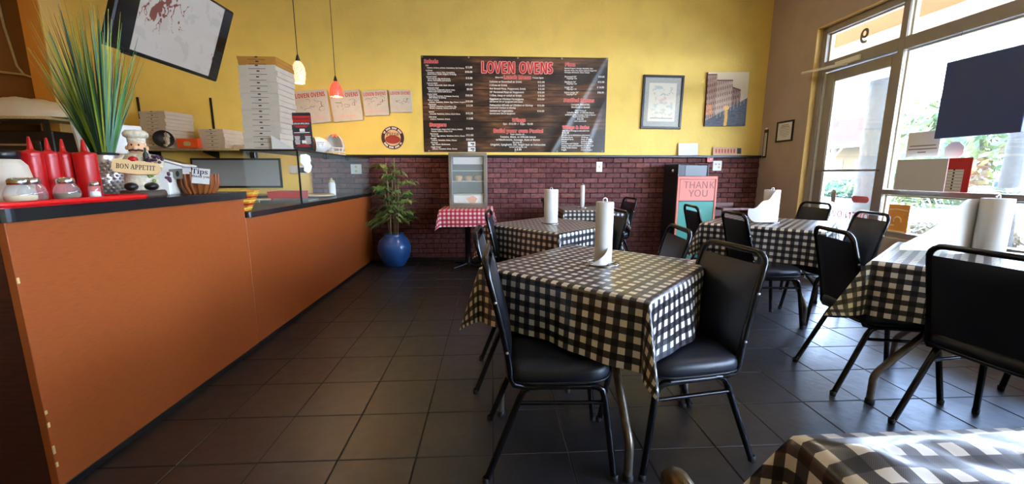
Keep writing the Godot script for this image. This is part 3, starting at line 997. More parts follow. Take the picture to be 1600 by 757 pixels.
# ---------------------------------------------------------------- television
func build_television() -> void:
	var o := thing("television", "tilted black television hanging over the counter, grey picture on", "television", Vector3(-2.008, 2.12, -2.92))
	var u := Vector3(0.352, 0.936, 0)
	var n := Vector3(0.936, -0.352, 0)
	var b := Basis(Vector3(0, 0, -1), u, n)
	var case_ := part("case", bx(Vector3(0, 0, -0.025), Vector3(0.90, 0.53, 0.05), 0.008), M.black_plastic, o)
	case_.basis = b
	var im := Image.create(320, 180, false, Image.FORMAT_RGB8)
	im.fill(c8(14, 14, 15))
	im.fill_rect(Rect2i(44, 0, 242, 180), c8(176, 172, 170))
	var nz := FastNoiseLite.new()
	nz.seed = 4
	nz.frequency = 0.02
	nz.fractal_octaves = 4
	for y in 180:
		for x in range(44, 286):
			var k := nz.get_noise_2d(x * 1.0, y * 0.8)
			var c := c8(176, 172, 170)
			var br := absf(nz.get_noise_2d(x * 1.2 + 300, y * 0.7 + 90))
			var area := clampf(1.0 - Vector2((x - 100) / 85.0, (y - 60) / 75.0).length(), 0, 1)
			if br < 0.1 * area or nz.get_noise_2d(x * 0.9 + 40, y * 0.6) * 0.9 + area * 0.62 > 0.56:
				c = c8(112, 66, 60)
			elif k > 0.25:
				c = c8(168, 164, 163)
			im.set_pixel(x, y, c)
	var sm := flat_tex("screen", im, 0.12)
	sm.emission_enabled = true
	sm.emission_operator = BaseMaterial3D.EMISSION_OP_MULTIPLY
	sm.emission = Color.WHITE
	sm.emission_texture = sm.albedo_texture
	sm.emission_energy_multiplier = 0.55
	sm.albedo_color = Color(0.05, 0.05, 0.05)
	var s := part("screen", face(0.875, 0.492), sm, o, "lit screen with a pale grey picture and brown branches")
	s.transform = Transform3D(b, n * 0.0015 + u * 0.004)
	var l := AreaLight3D.new()
	l.name = "screen_light"
	o.add_child(l)
	l.transform = Transform3D(Basis(Vector3(0, 0, -1), u, n).rotated(Vector3.UP, 0) * Basis(Vector3.UP, PI), n * 0.01)
	l.area_size = Vector2(0.66, 0.49)
	l.light_color = Color(0.92, 0.9, 0.9)
	l.light_energy = 0.06
	l.shadow_enabled = true
	var ft := G.new()
	ft.box(Vector3(-0.3, -0.272, -0.02), Vector3(0.06, 0.014, 0.03), 0.003)
	part("sensor_foot", ft.mesh(), M.black_plastic, o).basis = b
	var pole := G.new()
	pole.tube([Vector3(-0.16, 1.78, 0), Vector3(-0.16, 0.1, 0)], 0.022, 8)
	pole.box(Vector3(-0.11, 0.06, 0), Vector3(0.12, 0.16, 0.2), 0.006)
	part("ceiling_mount", pole.mesh(), M.dark_metal, o)


# ---------------------------------------------------------------- pendant lamps
func pendant(called_label: String, at: Vector3, col: Color, prof: Array, glow: float, key: String) -> void:
	var o := thing("pendant_lamp", called_label, "pendant lamp", at)
	var m := mat(key, col, 0.25, 0, "mottle", 14.0)
	m.emission_enabled = true
	m.emission = col
	m.emission_energy_multiplier = glow
	m.emission_texture = T.swirl
	m.emission_operator = BaseMaterial3D.EMISSION_OP_MULTIPLY
	m.albedo_texture = T.swirl
	part("lamp_shade", G.new().lathe(prof, 20).mesh(), m, o, "blown glass shade with swirled streaks")
	var top: float = prof[prof.size() - 1].y
	part("lamp_holder", G.new().lathe([Vector2(0.016, top - 0.01), Vector2(0.02, top + 0.005), Vector2(0.008, top + 0.05), Vector2(0.004, top + 0.055)], 10).mesh(), M.dark_metal, o)
	part("cord", G.new().tube([Vector3(0, top + 0.05, 0), Vector3(0, 3.9 - at.y, 0)], 0.0035, 5).mesh(), M.dark_metal, o)
	var bulb := mat(key + "_bulb", Color(1, 0.95, 0.86), 0.4)
	bulb.emission_enabled = true
	bulb.emission = Color(1, 0.88, 0.68)
	bulb.emission_energy_multiplier = 5.0
	part("bulb", G.new().ball(Vector3(0, 0.03, 0), Vector3(0.028, 0.036, 0.028), 10, 6).mesh(), bulb, o)
	var l := OmniLight3D.new()
	l.name = "lamp_light"
	o.add_child(l)
	l.position = Vector3(0, -0.02, 0)
	l.light_color = Color(1, 0.82, 0.58)
	l.light_energy = 0.12
	l.light_size = 0.03
	l.omni_range = 12.0
	l.omni_attenuation = 2.0
	l.shadow_enabled = true


# ---------------------------------------------------------------- things on the walls
func build_wall_things() -> void:
	var sw := Image.create(64, 64, false, Image.FORMAT_RGB8)
	var nz := FastNoiseLite.new()
	nz.seed = 9
	nz.frequency = 0.05
	for y in 64:
		for x in 64:
			var k := 0.5 + 0.5 * sin((x * 2 + y) * TAU / 32.0 + 3.0 * nz.get_noise_2d(x, y))
			sw.set_pixel(x, y, Color(1, 0.62 + 0.38 * k, 0.5 + 0.5 * k))
	T.swirl = ImageTexture.create_from_image(sw)
	pendant("cream swirled glass pendant lamp nearer the tall box stack", Vector3(-1.757, 2.0, -4.0), Color(1.0, 0.9, 0.74), [Vector2(0.042, 0.0), Vector2(0.052, 0.04), Vector2(0.058, 0.09), Vector2(0.052, 0.14), Vector2(0.032, 0.18), Vector2(0.014, 0.195)], 0.8, "shade_cream")
	pendant("red swirled glass pendant lamp in front of the wall boxes", Vector3(-1.73, 2.03, -4.83), Color(1.0, 0.42, 0.36), [Vector2(0.066, 0.0), Vector2(0.071, 0.03), Vector2(0.068, 0.08), Vector2(0.05, 0.125), Vector2(0.022, 0.16), Vector2(0.01, 0.17)], 0.6, "shade_red")
	build_banner()
	# pizza boxes hung on the wall as samples
	var hung := [[-2.27, 2.015, 0.405, 5.5, "largest pizza box hung on the yellow wall, half hidden by the menu stand"], [-1.845, 2.03, 0.375, 5.0, "second largest pizza box hung on the wall, behind the red lamp"], [-1.473, 2.07, 0.31, 3.5, "third pizza box hung on the wall, right of the red lamp"], [-1.155, 2.095, 0.275, 1.0, "smallest pizza box hung on the yellow wall"]]
	for q in hung:
		var w: float = q[2]
		var o := thing("sample_pizza_box", q[4], "box", Vector3(q[0], q[1], WALL_Z), 0, "sample pizza boxes on the wall")
		o.rotation_degrees = Vector3(0, 0, q[3])
		part("box_body", bx(Vector3(0, 0, 0.022), Vector3(w, w, 0.044), 0.003), M.box_white, o)
		part("lettering", words([["LOVEN OVENS", 0, w * 0.35, w * 0.19, 0, 0.72]]), M.print_red, o).position.z = 0.0445
		var sk := G.new()
		var r := RandomNumberGenerator.new()
		r.seed = int(w * 1000)
		for k in 10:
			var a := r.randf_range(0, TAU)
			var c := Vector3(r.randf_range(-0.36, 0.36) * w, r.randf_range(-0.15, 0.22) * w, 0.0445)
			sk.tube(arc(c, Vector3(1, 0, 0), Vector3(0, 0.6, 0), r.randf_range(0.05, 0.12) * w, rad_to_deg(a), rad_to_deg(a) + r.randf_range(90, 200), 6), 0.0017, 4)
		sk.box(Vector3(w * 0.3, 0.02, 0.0445), Vector3(0.008, w * 0.13, 0.001))
		part("drawing", sk.mesh(), M.print_brown, o, "thin brown line drawing")
		var ph := G.new()
		for k in 10:
			if k != 3 and k != 6:
				ph.box(Vector3((k - 4.5) * w * 0.055, -w * 0.33, 0.0445), Vector3(w * 0.035, w * 0.055, 0.001))
		part("red_print", ph.mesh(), M.print_pink, o, "line of blurred red print").set_meta("kind", "stuff")
	# round sign
	var rd := thing("round_sign", "round dark red pizza sign on the yellow wall above the plant", "sign", Vector3(-1.284, 1.64, WALL_Z))
	mat("sign_maroon", c8(66, 24, 20), 0.5)
	mat("crust", c8(224, 184, 130), 0.6)
	mat("sauce", c8(170, 52, 34), 0.6, 0, "mottle", 20.0)
	var disc := func(r: float, z0: float, z1: float, ey := 1.0) -> ArrayMesh:
		var pts := PackedVector2Array()
		for k in 32:
			pts.append(Vector2(cos(TAU * k / 32), sin(TAU * k / 32) * ey) * r)
		return G.new().prism(pts, z1 - z0, Transform3D(Basis(), Vector3(0, 0, z0))).mesh()
	part("rim", disc.call(0.152, 0.0, 0.008), M.crust, rd)
	part("disc", disc.call(0.146, 0.008, 0.012), M.sign_maroon, rd)
	part("inner_disc", disc.call(0.103, 0.012, 0.0135), M.crust, rd)
	var pz := part("pizza_print", disc.call(0.098, 0.0135, 0.015, 0.55), M.sauce, rd)
	pz.position.y = -0.022
	part("lettering", words([["Pizza", 0, 0.05, 0.062, 0, 1.0, serif]]), M.sign_maroon, rd).position.z = 0.0145
	var ring := G.new()
	for k in 17:
		for up in [1.0, -1.0]:
			var a := lerpf(30, 150, k / 16.0) if up > 0 else lerpf(212, 328, k / 16.0)
			if k % 5 == 4:
				continue
			ring.X = Transform3D(Basis(Vector3.BACK, deg_to_rad(a - 90)), Vector3(cos(deg_to_rad(a)), sin(deg_to_rad(a)), 0) * 0.124 + Vector3(0, 0, 0.0125))
			ring.box(Vector3.ZERO, Vector3(0.011, 0.022, 0.001))
	part("rim_print", ring.mesh(), M.print_white, rd, "ring of small white letters")
	# framed print
	var f := thing("framed_print", "black framed watercolour print with white mat on the yellow wall", "picture", Vector3(2.272, 2.112, WALL_Z))
	f.rotation_degrees.z = -0.6
	var fr := G.new()
	for q in [[-0.275, 0.313, 0.275, 0.343], [-0.275, -0.343, 0.275, -0.313], [-0.275, -0.313, -0.245, 0.313], [0.245, -0.313, 0.275, 0.313]]:
		fr.span(Vector3(q[0], q[1], 0), Vector3(q[2], q[3], 0.03), 0.004)
	part("frame", fr.mesh(), M.black_plastic, f)
	mat("mat_board", c8(188, 184, 170), 0.7, 0, "mottle", 9.0)
	part("mat_board", sp(Vector3(-0.247, -0.315, 0), Vector3(0.247, 0.315, 0.012)), M.mat_board, f, "marbled grey mat")
	var im := Image.create(96, 128, false, Image.FORMAT_RGB8)
	for y in 128:
		for x in 96:
			var c := c8(238, 228, 204)
			var a := nz.get_noise_2d(x * 0.7, y * 1.1)
			var b := nz.get_noise_2d(x * 0.8 + 70, y * 1.2 + 40)
			if y > 8 and y < 116 and x > 10 and x < 86:
				if y < 42 and a > 0.18:
					c = c8(186, 190, 188)
				elif y > 42 and y < 66 and absf(x - 48) < 26 and b > 0.0:
					c = c8(226, 190, 172)
				elif y >= 64 and y < 90 and a < -0.05:
					c = c8(196, 206, 198)
				elif y >= 88 and b < -0.2:
					c = c8(208, 196, 160)
			if y == 116 or y == 117:
				c = c8(120, 104, 90) if x > 8 and x < 88 else c
			im.set_pixel(x, y, c)
	part("picture", face(0.37, 0.49), flat_tex("print_picture", im, 0.5), f).position = Vector3(0, 0, 0.0125)
	var gl := part("glazing", sp(Vector3(-0.246, -0.314, 0.018), Vector3(0.246, 0.314, 0.020)), M.thin_glass, f)
	gl.name = "glazing"
	# canvas of a canal between old houses
	var cv := thing("canvas_painting", "unframed canvas of old canal houses and warm lights at dusk", "picture", Vector3(3.14, 2.156, WALL_Z))
	cv.rotation_degrees.z = 0.8
	var ci := Image.create(112, 140, false, Image.FORMAT_RGB8)
	for y in 140:
		for x in 112:
			var u := x / 111.0
			var v := y / 139.0
			var c := c8(226, 212, 178).lerp(c8(214, 198, 176), v)
			var roof := 0.03 if u < 0.22 else 0.14 if u < 0.62 else 0.27 + 0.25 * (u - 0.62) if u < 0.82 else 0.55 + 0.3 * (u - 0.82)
			var quay := 0.90 - 0.42 * u
			if v > roof and v < quay and u < 0.98:
				c = [c8(172, 136, 118), c8(196, 170, 150), c8(150, 118, 108), c8(160, 140, 128)][0 if u < 0.22 else 1 if u < 0.62 else 2 if u < 0.82 else 3]
				if int(x / 3) % 2 == 0 and int((y + x * 0.25) / 8) % 2 == 0:
					c = c.darkened(0.28)
				elif nz.get_noise_2d(x * 3, y * 3) > 0.25:
					c = c.lightened(0.18)
				if v - roof < 0.025:
					c = c8(96, 64, 62)
			elif v >= quay:
				c = c8(104, 108, 118).lerp(c8(70, 82, 92), nz.get_noise_2d(x, y * 5) + 0.4)
				if absf(u - 0.5 - 0.03 * nz.get_noise_2d(0, y * 6)) < 0.04:
					c = c8(236, 184, 96)
			if Vector2((u - 0.5) * 1.0, (v - 0.66) * 1.6).length() < 0.07 and nz.get_noise_2d(x * 5, y * 5) > -0.3:
				c = c8(250, 206, 110)
			if u < 0.14 and v > 0.6 and v < 0.78 and nz.get_noise_2d(x * 5, y * 4) > 0.0:
				c = c8(236, 150, 90)
			if int(x) % 9 == 4 and v > quay - 0.1 and v < quay + 0.08 and u > 0.2:
				c = c8(200, 190, 176)
			ci.set_pixel(x, y, c)
	part("stretcher", bx(Vector3(0, 0, 0.019), Vector3(0.56, 0.69, 0.038), 0.003), M.sign_maroon, cv)
	part("picture", face(0.558, 0.688), flat_tex("canal_picture", ci, 0.7), cv).position.z = 0.0385
	# things on the ledge
	single("white_card", bx(Vector3(0, 0.082, 0), Vector3(0.27, 0.165, 0.006), 0.001), M.paper, "blank white card standing on the black ledge", "card", Vector3(2.665, 1.4225, WALL_Z + 0.035)).rotation_degrees.x = -7
	var lp := thing("licence_plate", "pale plate with red blurred letters standing on the ledge", "plate", Vector3(3.215, 1.4225, WALL_Z + 0.035))
	lp.rotation_degrees.x = -6
	mat("plate_tan", c8(214, 176, 138), 0.5)
	part("plate", G.new().prism(rounded_rect(0.40, 0.11, 0.015), 0.003, Transform3D(Basis(), Vector3(0, 0.055, 0))).mesh(), M.plate_tan, lp)
	var lt := G.new()
	for k in 7:
		lt.box(Vector3(-0.16 + 0.042 * k, 0.06, 0.0035), Vector3(0.02, 0.052, 0.001))
	part("plate_print", lt.mesh(), M.print_red, lp, "row of blurred red letters")
	part("plate_corner", bx(Vector3(0.16, 0.06, 0.0035), Vector3(0.055, 0.075, 0.001)), M.black_plastic, lp)
	# switch and sockets
	var s1 := thing("light_switch", "white light switch plate on the bricks above the far table", "switch", Vector3(1.452, 1.268, WALL_Z + 0.032))
	part("plate", bx(Vector3(0, 0, 0.004), Vector3(0.083, 0.135, 0.008), 0.003), M.white_plastic, s1)
	part("toggle", bx(Vector3(0, 0.003, 0.011), Vector3(0.012, 0.03, 0.012), 0.002), M.cream_wood, s1)
	var s2 := thing("wall_outlet", "white double outlet plate on the bricks above the waste cabinet", "outlet", Vector3(3.083, 1.285, WALL_Z + 0.032))
	part("plate", bx(Vector3(0, 0, 0.004), Vector3(0.125, 0.135, 0.008), 0.003), M.white_plastic, s2)
	for p in [Vector3(-0.022, 0.02, 0.01), Vector3(0.024, -0.02, 0.01), Vector3(0.024, 0.02, 0.01)]:
		part("socket", bx(p, Vector3(0.025, 0.022, 0.005), 0.001), M.cream_wood, s2)
	var al := thing("alarm_box", "small red call point under the ledge", "alarm", Vector3(2.965, 1.372, WALL_Z + 0.032))
	part("case", bx(Vector3(0, 0, 0.015), Vector3(0.085, 0.085, 0.03), 0.004), M.red_plastic, al)
	part("button", bx(Vector3(0, 0, 0.032), Vector3(0.035, 0.02, 0.006), 0.002), M.print_pink, al)
	# right wall
	var ce := thing("framed_certificate", "small black framed certificate on the tan wall by the door", "certificate", Vector3(EAST_X, 1.702, -5.035), -90)
	var cf := G.new()
	for q in [[-0.145, 0.108, 0.145, 0.126], [-0.145, -0.126, 0.145, -0.108], [-0.145, -0.108, -0.127, 0.108], [0.127, -0.108, 0.145, 0.108]]:
		cf.span(Vector3(q[0], q[1], 0), Vector3(q[2], q[3], 0.018), 0.002)
	part("frame", cf.mesh(), M.black_plastic, ce)
	part("sheet", sp(Vector3(-0.128, -0.109, 0), Vector3(0.128, 0.109, 0.008)), M.paper, ce)
	var ln := G.new()
	for k in 8:
		var w := [0.12, 0.15, 0.19, 0.19, 0.18, 0.19, 0.14, 0.08][k] as float
		ln.box(Vector3(0, 0.075 - 0.02 * k, 0.0085), Vector3(w, 0.007 if k < 2 else 0.0035, 0.0008))
	part("print_lines", ln.mesh(), M.print_brown, ce)
	var th := thing("wall_thermometer", "narrow tall white strip sign with dark print in the corner", "sign", Vector3(EAST_X, 1.575, -5.385), -90)
	part("board", G.new().prism(rounded_rect(0.075, 0.37, 0.008), 0.006).mesh(), M.black_plastic, th)
	part("scale_strip", bx(Vector3(0, -0.01, 0.0065), Vector3(0.04, 0.30, 0.002)), M.paper, th)
	var tk := G.new()
	for k in 13:
		tk.box(Vector3(0.0, -0.14 + 0.022 * k, 0.008), Vector3(0.018, 0.011, 0.0008))
	part("print_marks", tk.mesh(), M.print_black, th)
	part("hanger", G.new().ball(Vector3(0, 0.195, 0.006), Vector3(0.03, 0.014, 0.006), 8, 6).mesh(), M.white_plastic, th)


func ripple(x: float, y: float) -> float:  # folds of the vinyl banner: shallow diagonal creases towards its right side
	var d := (x - 0.78) * 0.86 - (y + 0.05) * 0.5
	var e := (x - 1.0) * 0.93 - (y + 0.35) * 0.36
	return 0.010 * exp(-pow(d / 0.045, 2)) + 0.008 * exp(-pow(e / 0.035, 2)) * clampf(0.35 - y, 0, 1) + 0.0035 * sin(2.1 * x + 1.0) * sin(3.0 * y) + 0.0035 * exp(-pow((x + 0.55 - y * 0.4) / 0.1, 2))


func build_banner() -> void:
	var b := thing("menu_banner", "dark wood-print vinyl menu banner lettered LOVEN OVENS on the yellow wall", "banner", Vector3(0.321, 2.06, WALL_Z + 0.006))
	var w := 2.41
	var h := 1.2
	var im := Image.create(512, 256, false, Image.FORMAT_RGB8)
	var n := FastNoiseLite.new()
	n.seed = 15
	n.frequency = 0.012
	n.fractal_octaves = 5
	for y in 256:
		var plank := y / 43
		for x in 512:
			var g := n.get_noise_2d(x * 0.9 + plank * 311, y * 9.0 + 8.0 * sin(x * 0.011 + plank)) * 0.5 + 0.5
			var tone := n.get_noise_2d(x * 0.5 + 900, y * 1.2 + 40)
			var c := c8(70, 44, 30).lerp(c8(146, 100, 66), clampf(g * 1.5 - 0.35, 0, 1))
			c = c.lerp(c8(36, 29, 28), clampf(0.30 + tone * 1.5 + absf(x - 270) / 620.0 + (0.25 if plank > 3 else -0.12), 0, 0.9))
			if y % 43 < 2:
				c = c8(26, 17, 14)
			im.set_pixel(x, y, c)
	var m := flat_tex("banner_print", im, 0.3)
	var sheet := G.new()
	sheet.patch(110, 60, func(u: float, v: float) -> Vector3:
		var x := (u - 0.5) * w
		var y := (0.5 - v) * h
		return Vector3(x, y, ripple(x, y)))
	part("vinyl_sheet", sheet.mesh(), m, b)
	var gr := G.new()
	for q in [[-1.19, 0.585], [-0.6, 0.585], [0.03, 0.585], [0.6, 0.585], [1.19, 0.585], [-1.14, -0.585], [0.0, -0.585], [0.56, -0.585], [1.17, -0.585]]:
		gr.tube(arc(Vector3(q[0], q[1], ripple(q[0], q[1]) + 0.001), Vector3.RIGHT, Vector3.UP, 0.008, 0, 360, 8), 0.003, 5)
	part("grommets", gr.mesh(), M.steel, b)
	# lettering, laid out as on the banner (positions in a 1330 x 684 grid)
	var L := func(t: String, px: float, py: float, ph: float, al: int, st := 1.0) -> Array:
		return [t, (px - 665.0) / 1330.0 * w, (342.0 - py) / 684.0 * h, ph * h / 684.0 / 0.72, al, st]
	var red := []
	var white := []
	var pink := []
	var title := [["LOVEN", 541, 78, 78, 0, 0.72], ["OVENS", 811, 78, 78, 0, 0.72]]
	for t in title:
		red.append(L.call(t[0], t[1], t[2], t[3], 0, t[5]))
		for k in 8:
			pink.append(L.call(t[0], t[1] + 4.5 * cos(TAU * k / 8), t[2] + 4.5 * sin(TAU * k / 8), t[3], 0, t[5]))
	for q in [["Salads", 20, 40, 24, -1], ["Burgers", 44, 486, 24, -1], ["Lunch Menu", 678, 144, 25, 0], ["Wings", 690, 448, 25, 0], ["Build your own Pasta!", 686, 527, 26, 0], ["Pizza", 1018, 50, 24, -1], ["Stuffed Pastas", 1014, 303, 24, -1], ["Wings & Subs", 1010, 499, 23, -1]]:
		red.append(L.call(q[0], q[1], q[2], q[3], q[4]))
		for k in 6:
			pink.append(L.call(q[0], q[1] + 2.2 * cos(TAU * k / 6), q[2] + 2.2 * sin(TAU * k / 6), q[3], q[4]))
	var left := [["Side", 68, ""], ["Tomato, Onions, Lettuce, Cucumbers, Red Onions", 84, "$ 5.99"], ["La Greca", 102, ""], ["Tomatoes, Lettuce, Feta, Cucumbers,", 116, "$10.99"], ["Black Olives, Onion, Peppers, Dressing", 128, ""], ["Spinach Salad", 146, ""], ["Goat cheese, Egg, Mushrooms,", 159, "$ 9.99"], ["Bacon, Red Onions and Raisins", 172, ""], ["Caprese Salad", 191, ""], ["Tomato, Mozzarella, Basil, Olive oil", 205, "$11.99"], ["Antipasto Salad", 224, ""], ["Provolone, Pepperoni, Salami, Ham,", 237, "$9.99"], ["Olives and Tomato with Greens", 250, ""], ["Caesar Salad", 268, ""], ["Romaine, Croutons, Parmesan, Dressing", 281, "$10.99"], ["with chicken or shrimp", 293, ""], ["Ham or Turkey", 309, ""], ["Lettuce, Tomatoes, Onions, Egg, Cheese, Peppers", 323, "$10.99"], ["Chef Salad", 341, ""], ["Chicken, Tomatoes, Cucumbers, Egg,", 353, "$ 9.99"], ["Onions, Croutons, Cheese and Ham", 366, ""], ["Salmon", 393, ""], ["Avocado, Tomatoes, Onions, Black Olives", 408, "$13.99"], ["Side Salad", 430, ""], ["Lettuce, Tomatoes, Onions", 445, "$ 3.99"], ["Cheeseburger, Angus beef, lettuce, tomato", 518, "$10.99"], ["Tomato, Pickles, Onion, Fries", 533, ""], ["The Classic", 552, ""], ["Bacon, Egg, Lettuce, Tomatoes, Onion, Cheese", 566, "$12.99"], ["The BBQ", 585, ""], ["Lettuce, Tomatoes, Onion, Cheese", 598, "$10.99"], ["The Royal", 615, ""], ["Egg, Cheese, Mushrooms", 628, ""], ["Veggie Burger", 647, ""], ["Lettuce, Tomatoes, Onion, Cheese", 661, ""]]
	for q in left:
		var head: bool = q[2] == "" and (q[0] as String).length() < 16
		white.append(L.call(q[0], 28 + q[1] * 0.035 + (0 if head else 8), q[1], 9.5, -1, 0.86))
		if q[2]:
			white.append(L.call(q[2], 358, q[1] - 6, 14, 1, 0.9))
	for q in [["Mon-Fri", 575, 146, 11, 1], ["11am-3pm", 785, 146, 12, -1]]:
		white.append(L.call(q[0], q[1], q[2], q[3], q[4]))
	var mid := [["Calzone or Stromboli w/ Drink", 176, "$12.99"], ["2 Slices w/ Drink", 201, "$ 8.99"], ["Hot Bread Pizza, Pepperoni, Drink", 225, "$ 8.99"], ["10\" Personal Pizza w/ Pepperoni", 249, "$10.99"], ["1 Slice, Soup or salad w/ Drink", 273, "$ 8.99"], ["Eggplant or Chicken Parmigiana", 298, "$13.99"], ["Served w/ Ziti or Spaghetti and salad", 317, ""], ["Fettuccine Alfredo w/ Chicken or Shrimp", 342, "$13.99"], ["Served w/ Chicken or Shrimp", 361, ""], ["Salmon w/ Vegetables", 382, "$14.99"], ["Served over Ziti or Spaghetti", 402, ""]]
	for q in mid:
		white.append(L.call(q[0], 478, q[1], 13 if q[2] else 11, -1, 0.92))
		if q[2]:
			white.append(L.call(q[2], 874, q[1], 13, 1, 0.95))
	for q in [["6pc - $12.99  /  12pc - 19.99", 476, 14], ["Your choice of...", 552, 12], ["Tomato, Meat, or Alfredo Sauce", 571, 14], ["w/Mushrooms, Sausage, Ham or Bacon", 592, 14], ["On top of...", 611, 12], ["Linguini, Spaghetti, Ziti, Angel Hair or Fettuccine", 628, 14], ["Served with garlic roll", 646, 10], ["$ 8.99", 664, 15]]:
		white.append(L.call(q[0], 684, q[1], q[2], 0, 0.92))
	for q in [["Roasted Peppers, Sausage, Meatballs, Ham,", 76], ["Broccoli, Onion, Feta, Bacon, Spinach, Pepperoni", 91], ["Pineapple, Mushroom, Olives, Tomato", 105]]:
		white.append(L.call(q[0], 1016, q[1], 9.5, -1, 0.78))
	for q in [["Personal 10\"", 135, "$ 9.99"], ["Medium 14\"", 172, "$12.99"], ["Large 16\"", 210, "$ 14.99"], ["Extra Large 18\"", 247, "$16.99"]]:
		white.append(L.call(q[0], 1018, q[1], 12, -1, 0.9))
		white.append(L.call("Toppings 1.50", 1032, q[1] + 13, 9.5, -1, 0.9))
		white.append(L.call(q[2], 1308, q[1] - 2, 13, 1, 0.9))
	for q in [["Lasagna, Baked Ziti,", 333, 12], ["Manicotti or Ravioli", 352, 12], ["Your choice of", 377, 10], ["Tomato, Meat, or Alfredo Sauce", 391, 11], ["w/Mushrooms, Sausage, Ham or Bacon", 407, 10], ["Served with garlic roll", 421, 9], ["$12.99", 438, 13], ["add a salad $2.99", 453, 9]]:
		white.append(L.call(q[0], 1140, q[1], q[2], 0, 0.9))
	white.append(L.call("Your choice of wings or subs with fries", 1008, 524, 9.5, -1, 0.85))
	white.append(L.call("$ 12.99", 1008, 540, 13, -1, 0.9))
	white.append(L.call("All subs served with lettuce and tomato", 1006, 556, 9.5, -1, 0.85))
	for k in 7:
		white.append(L.call(["Chicken Parm", "Meatball Parm", "Italian", "Hot Ham and Cheese", "Turkey, Ham and Cheese", "Philly Steak Cheese", "Veggie"][k], 1004, 572 + 15.5 * k, 10.5, -1, 0.9))
		white.append(L.call(["10 Wings", "Plain or Spicy", "Buffalo or BBQ", "Teriyaki Style", "Honey Mustard", "Garlic Parm", "Lemon Pepper"][k], 1150, 572 + 15.5 * k, 10.5, -1, 0.9))
	var bend := func(x: float, y: float) -> float: return ripple(x, y)
	part("lettering", words(pink, bend), M.print_pink, b, "pale outlines of the headings").position.z = 0.0012
	part("lettering", words(red, bend), M.print_red, b, "red headings").position.z = 0.0024
	part("lettering", words(white, bend), M.print_white, b, "white menu items and prices").position.z = 0.0012
	var st := thing("price_sticker", "small white sticker pair covering prices low on the menu banner", "sticker", Vector3(0.321 - 0.58, 1.53, WALL_Z + 0.012))
	for y in [0.034, -0.034]:
		part("sticker", bx(Vector3(0, y, 0.001), Vector3(0.098, 0.058, 0.001)), M.paper, st)
		var q := G.new()
		q.box(Vector3(0.012, y + 0.006, 0.002), Vector3(0.05, 0.014, 0.0006))
		q.box(Vector3(0.02, y - 0.012, 0.002), Vector3(0.03, 0.01, 0.0006))
		part("sticker_print", q.mesh(), M.print_black, st)


